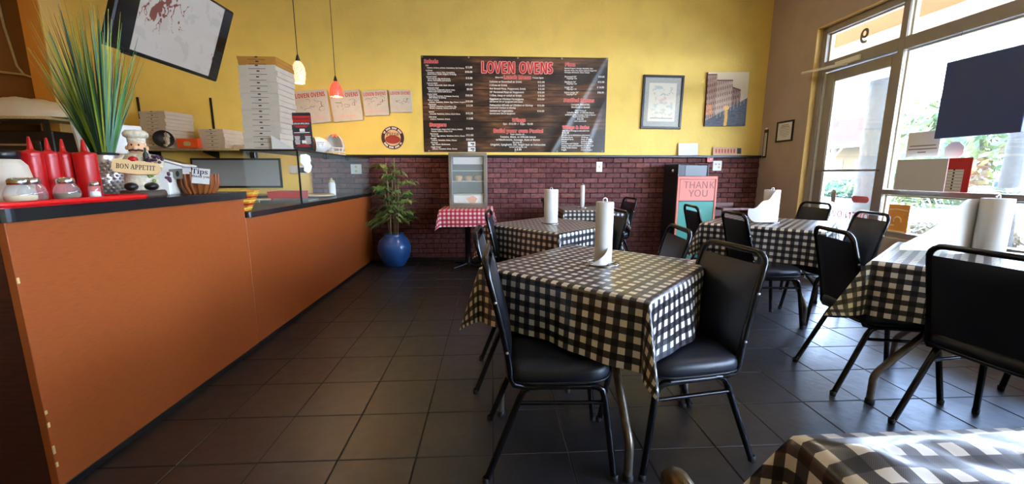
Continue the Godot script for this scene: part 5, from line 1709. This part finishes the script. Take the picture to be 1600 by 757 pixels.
	for c in 4:
		M[keys[c]].backlight_enabled = true
		M[keys[c]].backlight = M[keys[c]].albedo_color * 0.35
		var g := G.new()
		g.flat()
		for k in 62:
			var az := rng.randf_range(0, TAU)
			var spread := pow(rng.randf(), 0.75) * 0.27
			var ln := rng.randf_range(0.40, 0.80) * (1.0 - 0.35 * spread)
			var base := Vector3(cos(az), 0, sin(az)) * 0.022 + Vector3(0, 0.15, 0)
			var dir := Vector3(cos(az) * spread, 1, sin(az) * spread)
			var sidev := Vector3(-sin(az + 0.6), 0, cos(az + 0.6)) * rng.randf_range(0.0034, 0.0068)
			var prev := base
			for i in 5:
				var t := (i + 1) / 5.0
				var p := base + dir * ln * t + Vector3(cos(az), -0.5, sin(az)) * 0.14 * spread * t * t
				var w0 := sidev * (1.0 - 0.9 * pow(i / 5.0, 1.5))
				var w1 := sidev * (1.0 - 0.9 * pow(t, 1.5))
				g.quad(prev - w0, prev + w0, p + w1, p - w1)
				prev = p
		part("grass_blades", g.mesh(), M[keys[c]], v).set_meta("kind", "stuff")
	build_figurine(Vector3(-1.70, y, -2.075))
	# till: cash drawer, cashier screen, customer tablet
	var cd := thing("cash_drawer", "white cash drawer box behind the chef figurine", "cash drawer", Vector3(-1.90, y, -2.42), 14)
	part("body", bx(Vector3(0, 0.062, 0), Vector3(0.22, 0.124, 0.26), 0.004), M.white_plastic, cd)
	part("drawer", bx(Vector3(0.111, 0.05, 0), Vector3(0.006, 0.085, 0.24), 0.002), M.paper, cd)
	var ps := thing("till_screen", "white till screen seen from behind, tilted", "screen", Vector3(-2.20, y, -2.50), 62)
	ps.rotation_degrees = Vector3(0, 58, 0)
	part("stand", bx(Vector3(0, 0.11, 0.02), Vector3(0.10, 0.22, 0.06), 0.01), M.white_plastic, ps)
	part("foot", bx(Vector3(0, 0.008, 0.0), Vector3(0.2, 0.016, 0.2), 0.005), M.white_plastic, ps)
	var pn := part("panel", bx(Vector3.ZERO, Vector3(0.30, 0.20, 0.014), 0.006), M.white_plastic, ps, "white back of the till screen")
	pn.position = Vector3(0, 0.30, 0.05)
	pn.rotation_degrees = Vector3(-18, 0, 0)
	var tb := thing("payment_tablet", "white payment tablet with dark screen lying tilted behind the tip basket", "tablet", Vector3(-1.90, y + 0.125, -2.49), 20)
	part("stand", G.new().prism(PackedVector2Array([Vector2(-0.1, 0), Vector2(0.1, 0), Vector2(0.1, 0.03), Vector2(-0.1, 0.09)]), 0.16, Transform3D(Basis(), Vector3(0, 0, -0.08))).mesh(), M.white_plastic, tb)
	var tp := part("panel", bx(Vector3.ZERO, Vector3(0.27, 0.012, 0.19), 0.005), M.white_plastic, tb)
	tp.position = Vector3(0, 0.07, 0)
	tp.rotation_degrees.z = -17
	part("screen", bx(Vector3(0.0, 0.0065, 0), Vector3(0.22, 0.002, 0.15)), M.black_plastic, tp)
	# tip basket
	mat("amber", c8(150, 84, 40), 0.3, 0, "wood", 9.0)
	var bk := thing("tip_basket", "round amber slatted tip basket with dollar note and paper sign", "basket", Vector3(-1.69, y, -2.45))
	part("bowl", G.new().lathe([Vector2(0, 0.004), Vector2(0.062, 0.004), Vector2(0.085, 0.05), Vector2(0.088, 0.11), Vector2(0.084, 0.11), Vector2(0.08, 0.05), Vector2(0.058, 0.01), Vector2(0, 0.01)], 24).mesh(), M.amber, bk)
	for k in 18:
		var a := TAU * k / 18
		var d := Vector3(cos(a), 0, sin(a))
		part("slat", G.new().tube([d * 0.064 + Vector3(0, 0.004, 0), d * 0.088 + Vector3(0, 0.05, 0), d * 0.091 + Vector3(0, 0.112, 0)], 0.008, 6).mesh(), M.amber, bk)
	var nt := part("paper_sign", bx(Vector3(0.04, 0.095, 0.106), Vector3(0.085, 0.085, 0.0015)), M.paper, bk, "handwritten white tips sign")
	nt.rotation_degrees = Vector3(-6, 12, -6)
	mat("ink", c8(40, 40, 60), 0.7)
	part("lettering", words([["Tips", 0.035, 0.118, 0.036, 0, 1.0, serif], ["thank you", 0.04, 0.092, 0.017, 0, 1.0, serif]]), M.ink, nt).position.z = 0.1075
	mat("banknote", c8(142, 146, 128), 0.7, 0, "grain", 40.0)
	var bn := part("dollar_note", bx(Vector3(-0.045, 0.105, 0.103), Vector3(0.085, 0.055, 0.001)), M.banknote, bk, "grey green dollar note")
	bn.rotation_degrees = Vector3(-6, -10, 3)
	part("portrait", G.new().ball(Vector3(-0.035, 0.105, 0.1035), Vector3(0.012, 0.017, 0.001), 10, 5).mesh(), M.ink, bn)
	# packets on the lower counter by the step
	var pk := thing("packet_rack", "stack of orange and yellow snack packets beside the counter step", "snack packets", Vector3(-1.665, 0.93, -2.80), 10)
	mat("packet_orange", c8(228, 150, 40), 0.4)
	mat("packet_red", c8(190, 40, 40), 0.4)
	mat("packet_yellow", c8(240, 206, 90), 0.4)
	for k in 11:
		part("packet", bx(Vector3(0.006 * k - 0.02, 0.008 + 0.0125 * k, 0), Vector3(0.10, 0.011, 0.10), 0.003), [M.packet_orange, M.packet_yellow, M.packet_orange, M.packet_red][k % 4], pk)


func build_figurine(at: Vector3) -> void:
	var o := thing("chef_figurine", "white chef figurine holding a BON APPETIT board with grapes", "figurine", at, 30)
	o.scale = Vector3.ONE * 0.84
	mat("glaze_white", c8(228, 216, 186), 0.45, 0, "mottle", 9.0)
	mat("skin_glaze", c8(222, 172, 130), 0.5)
	mat("base_brown", c8(78, 58, 44), 0.6, 0, "mottle", 12.0)
	mat("board_tan", c8(218, 182, 128), 0.55)
	mat("grape", c8(72, 40, 66), 0.35)
	mat("green_glaze", c8(128, 146, 70), 0.5)
	mat("hair_dark", c8(52, 36, 28), 0.6)
	part("base", G.new().lathe([Vector2(0, 0), Vector2(0.10, 0), Vector2(0.106, 0.015), Vector2(0.102, 0.036), Vector2(0.096, 0.042), Vector2(0, 0.044)], 22, Vector3.ZERO, 1.0, 0.75).mesh(), M.base_brown, o)
	for x in [-0.04, 0.045]:
		part("shoe", G.new().ball(Vector3(x, 0.064, 0.048), Vector3(0.034, 0.024, 0.042), 14, 8).mesh(), M.black_plastic, o, "shiny black shoe")
	part("apron", G.new().lathe([Vector2(0.0, 0.03), Vector2(0.075, 0.032), Vector2(0.078, 0.07), Vector2(0.074, 0.13), Vector2(0.084, 0.17), Vector2(0.082, 0.21), Vector2(0.056, 0.245), Vector2(0.03, 0.256)], 22, Vector3.ZERO, 1.0, 0.8).mesh(), M.glaze_white, o)
	for s in [-1.0, 1.0]:
		part("arm", G.new().tube([Vector3(s * 0.06, 0.225, 0), Vector3(s * 0.092, 0.19, 0.03), Vector3(s * 0.088, 0.165, 0.075)], 0.027, 9, true, 0.02).mesh(), M.glaze_white, o)
		part("hand", G.new().ball(Vector3(s * 0.085, 0.162, 0.088), Vector3(0.017, 0.015, 0.017), 10, 7).mesh(), M.skin_glaze, o)
	part("head", G.new().ball(Vector3(0, 0.282, 0.008), Vector3(0.042, 0.046, 0.044), 16, 10).ball(Vector3(0, 0.28, 0.052), Vector3(0.012, 0.012, 0.013), 10, 6).ball(Vector3(0.044, 0.28, 0.005), Vector3(0.008, 0.013, 0.01), 8, 6).ball(Vector3(-0.044, 0.28, 0.005), Vector3(0.008, 0.013, 0.01), 8, 6).mesh(), M.skin_glaze, o)
	part("moustache", G.new().tube([Vector3(-0.03, 0.264, 0.04), Vector3(-0.012, 0.268, 0.05), Vector3(0, 0.265, 0.052), Vector3(0.012, 0.268, 0.05), Vector3(0.03, 0.264, 0.04)], 0.006, 6).ball(Vector3(-0.015, 0.296, 0.046), Vector3(0.005, 0.006, 0.004), 6, 5).ball(Vector3(0.015, 0.296, 0.046), Vector3(0.005, 0.006, 0.004), 6, 5).mesh(), M.hair_dark, o)
	part("hat", G.new().lathe([Vector2(0.04, 0.308), Vector2(0.042, 0.335), Vector2(0.042, 0.335), Vector2(0.056, 0.345), Vector2(0.058, 0.362), Vector2(0.044, 0.378), Vector2(0, 0.384)], 18, Vector3(0, 0, -0.002)).mesh(), M.glaze_white, o, "puffed chef hat")
	var bd := part("sign_board", G.new().prism(PackedVector2Array([Vector2(-0.10, -0.02), Vector2(-0.088, -0.036), Vector2(0.0, -0.044), Vector2(0.088, -0.036), Vector2(0.104, -0.012), Vector2(0.098, 0.026), Vector2(0.0, 0.034), Vector2(-0.096, 0.036)]), 0.016).mesh(), M.board_tan, o, "tan scroll board")
	bd.position = Vector3(0, 0.172, 0.092)
	bd.rotation_degrees = Vector3(-12, 0, -5)
	part("lettering", words([["BON APPETIT", 0, -0.004, 0.036, 0, 0.66, serif]]), M.hair_dark, bd).position.z = 0.0165
	var gp := G.new()
	var r := RandomNumberGenerator.new()
	r.seed = 5
	for k in 22:
		gp.ball(Vector3(0.075 + r.randf_range(-0.04, 0.04), 0.215 + r.randf_range(-0.018, 0.018), 0.085 + r.randf_range(-0.01, 0.01)), Vector3.ONE * 0.0085, 8, 6)
	for k in 10:
		gp.ball(Vector3(0.128 + r.randf_range(-0.01, 0.01), 0.12 + r.randf_range(-0.03, 0.02), 0.09), Vector3.ONE * 0.0085, 8, 6)
	part("grapes", gp.mesh(), M.grape, o, "dark purple grapes")
	part("wine_bottle", G.new().lathe([Vector2(0, 0), Vector2(0.013, 0), Vector2(0.013, 0.04), Vector2(0.005, 0.055), Vector2(0.005, 0.075), Vector2(0, 0.076)], 10, Vector3(0.045, 0.205, 0.085)).mesh(), M.blade_dark, o)
	part("tomato", G.new().ball(Vector3(-0.01, 0.215, 0.09), Vector3(0.022, 0.017, 0.016), 10, 7).mesh(), M.red_plastic, o)
	var vg := G.new()
	for k in 9:
		vg.ball(Vector3(0.055 + r.randf_range(-0.018, 0.018), 0.115 + r.randf_range(-0.028, 0.028), 0.06), Vector3(0.009, 0.011, 0.006), 7, 5)
	part("leaf_trim", vg.mesh(), M.green_glaze, o, "pale green leaves on the apron")


# ---------------------------------------------------------------- on and under the glass guard
func build_guard_things() -> void:
	var top := 1.3795
	var ms := thing("menu_stand", "black lunch menu board with red LOVEN OVENS header on the guard shelf", "menu board", Vector3(-1.655, top, -3.74), 6)
	ms.rotation_degrees = Vector3(-3, 6, 2)
	mat("menu_black", c8(46, 46, 50), 0.4)
	part("board", G.new().prism(rounded_rect(0.168, 0.325, 0.008), 0.006, Transform3D(Basis(), Vector3(0, 0.163, 0))).mesh(), M.menu_black, ms)
	part("foot", bx(Vector3(0, 0.006, -0.03), Vector3(0.12, 0.012, 0.07), 0.003), M.black_plastic, ms)
	part("header", bx(Vector3(0, 0.272, 0.0065), Vector3(0.158, 0.052, 0.001)), M.print_red, ms)
	part("lettering", words([["LOVEN OVENS", 0, 0.272, 0.026, 0, 0.85]]), M.menu_black, ms).position.z = 0.0073
	part("lettering", words([["LUNCH SPECIALS", 0, 0.232, 0.019, 0, 0.9]]), M.print_white, ms).position.z = 0.0065
	var rl := G.new()
	for q in [[0.0, 0.213, 0.12, 0.006], [0.0, 0.203, 0.09, 0.006], [-0.042, 0.135, 0.045, 0.006], [0.042, 0.135, 0.045, 0.006], [0.0, 0.048, 0.10, 0.008], [0.0, 0.036, 0.12, 0.006]]:
		rl.box(Vector3(q[0], q[1], 0.0065), Vector3(q[2], q[3], 0.0008))
	part("red_print", rl.mesh(), M.print_red, ms, "lines of red print").set_meta("kind", "stuff")
	var wl := G.new()
	wl.box(Vector3(0.005, 0.175, 0.0065), Vector3(0.042, 0.026, 0.001))
	wl.box(Vector3(0.012, 0.075, 0.0065), Vector3(0.036, 0.026, 0.001))
	wl.box(Vector3(0.0, 0.155, 0.0065), Vector3(0.13, 0.006, 0.0008))
	for k in 6:
		wl.box(Vector3(-0.042, 0.12 - 0.012 * k, 0.0065), Vector3(0.045 - 0.004 * (k % 3), 0.006, 0.0008))
		wl.box(Vector3(0.046, 0.12 - 0.012 * k, 0.0065), Vector3(0.048 - 0.005 * (k % 2), 0.006, 0.0008))
	part("white_print", wl.mesh(), M.print_white, ms, "lines and price patches of white print")
	# football
	var fb := thing("football", "white souvenir football with dark end and grey print", "football", Vector3(-1.76, top, -4.30), 38)
	var prof := []
	for k in 15:
		var t := k / 14.0
		prof.append(Vector2(0.083 * pow(sin(PI * t), 0.72) if k > 0 and k < 14 else 0.0, (t - 0.5) * 0.26))
	var fbm := G.new()
	fbm.X = Transform3D(Basis(Vector3.BACK, PI / 2), Vector3(0, 0.084, 0))
	fbm.lathe(prof, 20)
	part("ball", fbm.mesh(), M.white_plastic, fb)
	var fe := G.new()
	fe.X = fbm.X
	fe.lathe(prof.slice(0, 6).map(func(p: Vector2) -> Vector2: return Vector2(p.x * 1.01, p.y * 1.005)), 20)
	mat("leather", c8(74, 44, 30), 0.5)
	part("dark_panel", fe.mesh(), M.leather, fb).rotation_degrees.y = 180
	var fp := G.new()
	for k in 3:
		fp.box(Vector3(0.0, 0.108 - 0.016 * k, 0.0815 - 0.001 * k), Vector3(0.075 - 0.012 * k, 0.007, 0.002))
	part("ball_print", fp.mesh(), M.grey_plastic, fb)
	# helmet
	var hl := thing("football_helmet", "white football helmet with orange badge and white face guard", "helmet", Vector3(-1.75, top, -4.70), 28)
	var sh := G.new()
	sh.patch(24, 14, func(u: float, v: float) -> Vector3:
		var az := lerpf(-2.35, 2.35, u)  # open at the front
		var el := lerpf(-0.75, PI / 2, v)
		var r := Vector3(0.105, 0.118, 0.125)
		var cheek := 1.0 + (0.05 if absf(az) > 1.6 and v < 0.3 else 0.0)
		return Vector3(sin(az) * cos(el) * r.x * cheek, 0.115 + sin(el) * r.y, -cos(az) * cos(el) * r.z))
	part("shell", sh.mesh(), M.white_plastic, hl)
	var bg := G.new()
	bg.prism(PackedVector2Array([Vector2(-0.03, -0.02), Vector2(-0.012, -0.02), Vector2(-0.004, 0.0), Vector2(0.004, 0.0), Vector2(0.012, -0.02), Vector2(0.03, -0.02), Vector2(0.02, 0.026), Vector2(-0.02, 0.026)]), 0.004)
	var bgp := part("badge", bg.mesh(), M.box_orange, hl)
	bgp.position = Vector3(0, 0.205, 0.082)
	bgp.rotation_degrees.x = -46
	var fg := G.new()
	for q in [[0.075, 0.13], [0.035, 0.135], [0.005, 0.12]]:
		fg.tube(arc(Vector3(0, q[0], 0.01), Vector3.RIGHT, Vector3.BACK, 0.108, -8, 188, 14).map(func(p: Vector3) -> Vector3: return Vector3(p.x, p.y, 0.01 + (p.z - 0.01) * 1.25)), 0.006, 6)
	for x in [-0.03, 0.03]:
		fg.tube([Vector3(x, 0.005, 0.138), Vector3(x, 0.075, 0.138)], 0.006, 6)
	part("face_guard", fg.mesh(), M.white_plastic, hl)
	# torn note on the glass
	var np := G.new()
	np.prism(PackedVector2Array([Vector2(-0.07, 0.075), Vector2(0.01, 0.085), Vector2(0.06, 0.07), Vector2(0.075, 0.03), Vector2(0.055, 0.01), Vector2(0.08, -0.02), Vector2(0.06, -0.06), Vector2(0.02, -0.08), Vector2(-0.04, -0.06), Vector2(-0.03, -0.02), Vector2(-0.08, 0.01)]), 0.0015)
	var nn := single("paper_note", np.mesh(), M.paper, "torn white paper note taped to the glass guard corner", "note", Vector3(-1.598, 1.262, -3.63), 90)
	nn.rotation_degrees.y = 80
	# food and boxes behind the glass
	var rb := thing("red_carton", "flat red carton behind the glass guard", "carton", Vector3(-2.03, 0.93, -4.16), 6)
	part("carton", bx(Vector3(0, 0.035, 0), Vector3(0.30, 0.07, 0.22), 0.004), M.packet_red, rb)
	part("carton_lid", bx(Vector3(0, 0.073, 0), Vector3(0.306, 0.008, 0.226), 0.002), M.packet_red, rb)
	single("bread_board", bx(Vector3(0, 0.012, 0), Vector3(0.34, 0.024, 0.2), 0.004), M.cream_wood, "pale cutting board left of the red carton", "board", Vector3(-2.19, 0.931, -3.72))
	single("baking_sheet", G.new().span(Vector3(-0.2, 0, -0.13), Vector3(0.2, 0.006, 0.13), 0.002).span(Vector3(-0.2, 0, 0.125), Vector3(0.2, 0.018, 0.13)).span(Vector3(-0.2, 0, -0.13), Vector3(0.2, 0.018, -0.125)).mesh(), M.steel, "steel baking sheet behind the glass guard", "tray", Vector3(-1.83, 0.931, -3.78), 4)
	var pz := thing("pizza", "pizza on a round pan under the glass guard", "pizza", Vector3(-1.86, 0.93, -4.50))
	part("pan", G.new().lathe([Vector2(0, 0), Vector2(0.15, 0), Vector2(0.165, 0.012), Vector2(0.16, 0.013), Vector2(0, 0.006)], 26).mesh(), M.dark_metal, pz)
	part("crust", G.new().lathe([Vector2(0, 0.008), Vector2(0.14, 0.008), Vector2(0.15, 0.022), Vector2(0.138, 0.032), Vector2(0.125, 0.024), Vector2(0, 0.024)], 26).mesh(), M.crust, pz)
	part("topping", G.new().lathe([Vector2(0.126, 0.0245), Vector2(0.1, 0.028), Vector2(0, 0.03)], 26).mesh(), M.sauce, pz)
	var sb := thing("sauce_bottle", "white sauce bottle with tan cap behind the glass", "bottle", Vector3(-1.86, 0.93, -4.84))
	part("bottle", G.new().lathe([Vector2(0, 0), Vector2(0.038, 0), Vector2(0.04, 0.01), Vector2(0.04, 0.13), Vector2(0.032, 0.15)], 18).mesh(), M.white_plastic, sb)
	part("cap", G.new().lathe([Vector2(0.034, 0.148), Vector2(0.034, 0.165), Vector2(0.014, 0.18), Vector2(0.009, 0.2), Vector2(0, 0.202)], 16).mesh(), M.cream_wood, sb)


# ---------------------------------------------------------------- potted palm
func build_plant() -> void:
	var o := thing("potted_palm", "bamboo palm in a glossy blue round pot by the counter end", "potted plant", Vector3(-1.262, 0, -5.20))
	var bl := mat("blue_glaze", c8(26, 92, 168), 0.16, 0, "soft", 4.0)
	bl.clearcoat_enabled = true
	part("pot", G.new().lathe([Vector2(0, 0), Vector2(0.115, 0), Vector2(0.125, 0.012), Vector2(0.175, 0.09), Vector2(0.207, 0.18), Vector2(0.21, 0.25), Vector2(0.185, 0.33), Vector2(0.13, 0.385), Vector2(0.118, 0.40), Vector2(0.128, 0.42), Vector2(0.112, 0.42), Vector2(0.105, 0.39), Vector2(0, 0.385)], 32).mesh(), bl, o)
	mat("soil", c8(44, 34, 28), 0.95)
	part("soil", G.new().lathe([Vector2(0.106, 0.392), Vector2(0, 0.398)], 18).mesh(), M.soil, o)
	mat("cane", c8(146, 132, 92), 0.6)
	mat("palm_leaf", c8(74, 104, 48), 0.45)
	mat("palm_leaf_light", c8(122, 146, 78), 0.45)
	for k in ["palm_leaf", "palm_leaf_light"]:
		M[k].backlight_enabled = true
		M[k].backlight = M[k].albedo_color * 0.4
	var r := RandomNumberGenerator.new()
	r.seed = 77
	var canes := []
	for k in 5:
		var x := -0.055 + 0.028 * k
		var z := 0.03 * sin(k * 2.1)
		var hgt := [0.68, 0.92, 0.80, 0.98, 0.72][k] as float
		canes.append([Vector3(x, 0.39, z), Vector3(x * 1.7, 0.39 + hgt, z * 1.5)])
		part("cane", G.new().tube([canes[k][0], canes[k][0].lerp(canes[k][1], 0.5) + Vector3(0.006, 0, 0), canes[k][1]], 0.009, 7, true, 0.006).mesh(), M.cane, o)
	for k in 44:
		var c: Array = canes[k % 5]
		var t := r.randf_range(0.18, 1.0)
		var base: Vector3 = c[0].lerp(c[1], t)
		var az := r.randf_range(0, TAU)
		var up := r.randf_range(0.35, 1.0) if t > 0.5 else r.randf_range(0.1, 0.6)
		var dir := Vector3(cos(az) * 0.75, up, sin(az) * 0.5).normalized()
		var ln := r.randf_range(0.15, 0.27)
		var g := G.new()
		var stem := func(s: float) -> Vector3: return base + dir * ln * s + Vector3(0, -0.10 * s * s * ln / 0.2, 0)
		g.tube([base, stem.call(0.5), stem.call(1.0)], 0.003, 5, true, 0.0015)
		g.flat()
		for i in 9:
			var s := 0.35 + 0.65 * i / 8.0
			var p: Vector3 = stem.call(s)
			for sd in [-1.0, 1.0]:
				var out: Vector3 = (dir.cross(Vector3.UP).normalized() * sd + dir * 0.8 + Vector3(0, r.randf_range(-0.1, 0.3), 0)).normalized()
				var l := r.randf_range(0.10, 0.19)
				var wd: Vector3 = out.cross(Vector3.UP).normalized() * 0.0135
				var m: Vector3 = p + out * l * 0.5
				var tip: Vector3 = p + out * l + Vector3(0, -l * 0.45, 0)
				tip.z = maxf(tip.z, -0.225)
				tip.x = maxf(tip.x, -0.33)
				m.x = maxf(m.x, -0.33)
				m.z = maxf(m.z, -0.225)
				g.tri(p, m + wd, m - wd)
				g.tri(m - wd, m + wd, tip)
		part("frond", g.mesh(), M.palm_leaf if k % 2 else M.palm_leaf_light, o)


# ---------------------------------------------------------------- on the windows
func build_window_things() -> void:
	var xg := 3.745
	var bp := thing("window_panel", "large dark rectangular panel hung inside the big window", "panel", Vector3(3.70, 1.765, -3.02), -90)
	mat("panel_dark", c8(56, 72, 118), 0.5)  # blue tint holds the window flare that veils the dark panel
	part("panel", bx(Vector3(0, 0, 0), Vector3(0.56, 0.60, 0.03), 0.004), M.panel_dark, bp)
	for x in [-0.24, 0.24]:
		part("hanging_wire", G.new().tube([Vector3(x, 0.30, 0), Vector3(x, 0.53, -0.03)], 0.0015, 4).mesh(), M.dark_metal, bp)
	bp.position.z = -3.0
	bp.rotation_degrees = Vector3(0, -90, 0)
	mat("blind_grey", c8(204, 200, 192), 0.7)
	single("card_back", bx(Vector3(0, 0.135, 0), Vector3(0.42, 0.27, 0.006), 0.001), M.blind_grey, "plain grey back of a sign leaning on the window rail", "sign", Vector3(3.715, 1.0315, -3.37), -90)
	var cal := thing("price_card", "red card with a grid of white price boxes on the window rail", "card", Vector3(3.715, 1.0315, -3.075), -84)
	part("card", bx(Vector3(0, 0.135, 0), Vector3(0.155, 0.27, 0.004), 0.001), M.print_red, cal)
	part("white_strip", bx(Vector3(-0.02, 0.09, 0.0025), Vector3(0.105, 0.18, 0.001)), M.paper, cal)
	var gr := G.new()
	for k in 7:
		gr.box(Vector3(-0.02, 0.015 + 0.025 * k, 0.0032), Vector3(0.10, 0.0025, 0.0006))
		gr.box(Vector3(-0.03, 0.028 + 0.025 * k, 0.0032), Vector3(0.012, 0.014, 0.0006))
	part("grid_print", gr.mesh(), M.sign_maroon, cal)
	var pp := thing("paper_notice", "white paper notice with two lines of print taped to the glass", "notice", Vector3(3.775, 1.43, -3.44), -90)
	part("sheet", bx(Vector3.ZERO, Vector3(0.27, 0.22, 0.001)), M.paper, pp)
	var pl := G.new()
	for k in 3:
		pl.box(Vector3(0, -0.01 - 0.028 * k, 0.001), Vector3([0.22, 0.24, 0.07][k], 0.008, 0.0006))
	part("print_lines", pl.mesh(), M.print_brown, pp)
	var rs := PackedVector2Array()
	for k in 8:
		rs.append(Vector2(cos(TAU * (k + 0.5) / 8), sin(TAU * (k + 0.5) / 8)) * 0.075)
	single("window_sticker", G.new().prism(rs, 0.001).mesh(), M.paper, "white octagonal sticker on the window below the dark panel", "sticker", Vector3(3.79, 1.365, -3.20), -90)
	var op := thing("orange_poster", "orange poster with curved white shapes low in the window by the door", "poster", Vector3(3.785, 0.75, -3.565), -90)
	mat("poster_orange", c8(238, 158, 62), 0.6)
	mat("poster_cream", c8(250, 214, 150), 0.6)
	part("sheet", bx(Vector3.ZERO, Vector3(0.20, 0.29, 0.001)), M.poster_orange, op)
	var sw := G.new()
	sw.tube([Vector3(-0.09, 0.09, 0.001), Vector3(-0.02, 0.10, 0.001), Vector3(0.09, 0.09, 0.001)], 0.006, 4)
	sw.tube(arc(Vector3(0.0, -0.005, 0.001), Vector3.RIGHT, Vector3.UP, 0.035, -20, 200, 10), 0.006, 4)
	sw.box(Vector3(0, -0.115, 0.001), Vector3(0.17, 0.035, 0.001))
	sw.box(Vector3(-0.045, -0.05, 0.001), Vector3(0.04, 0.012, 0.001))
	part("poster_print", sw.mesh(), M.poster_cream, op)
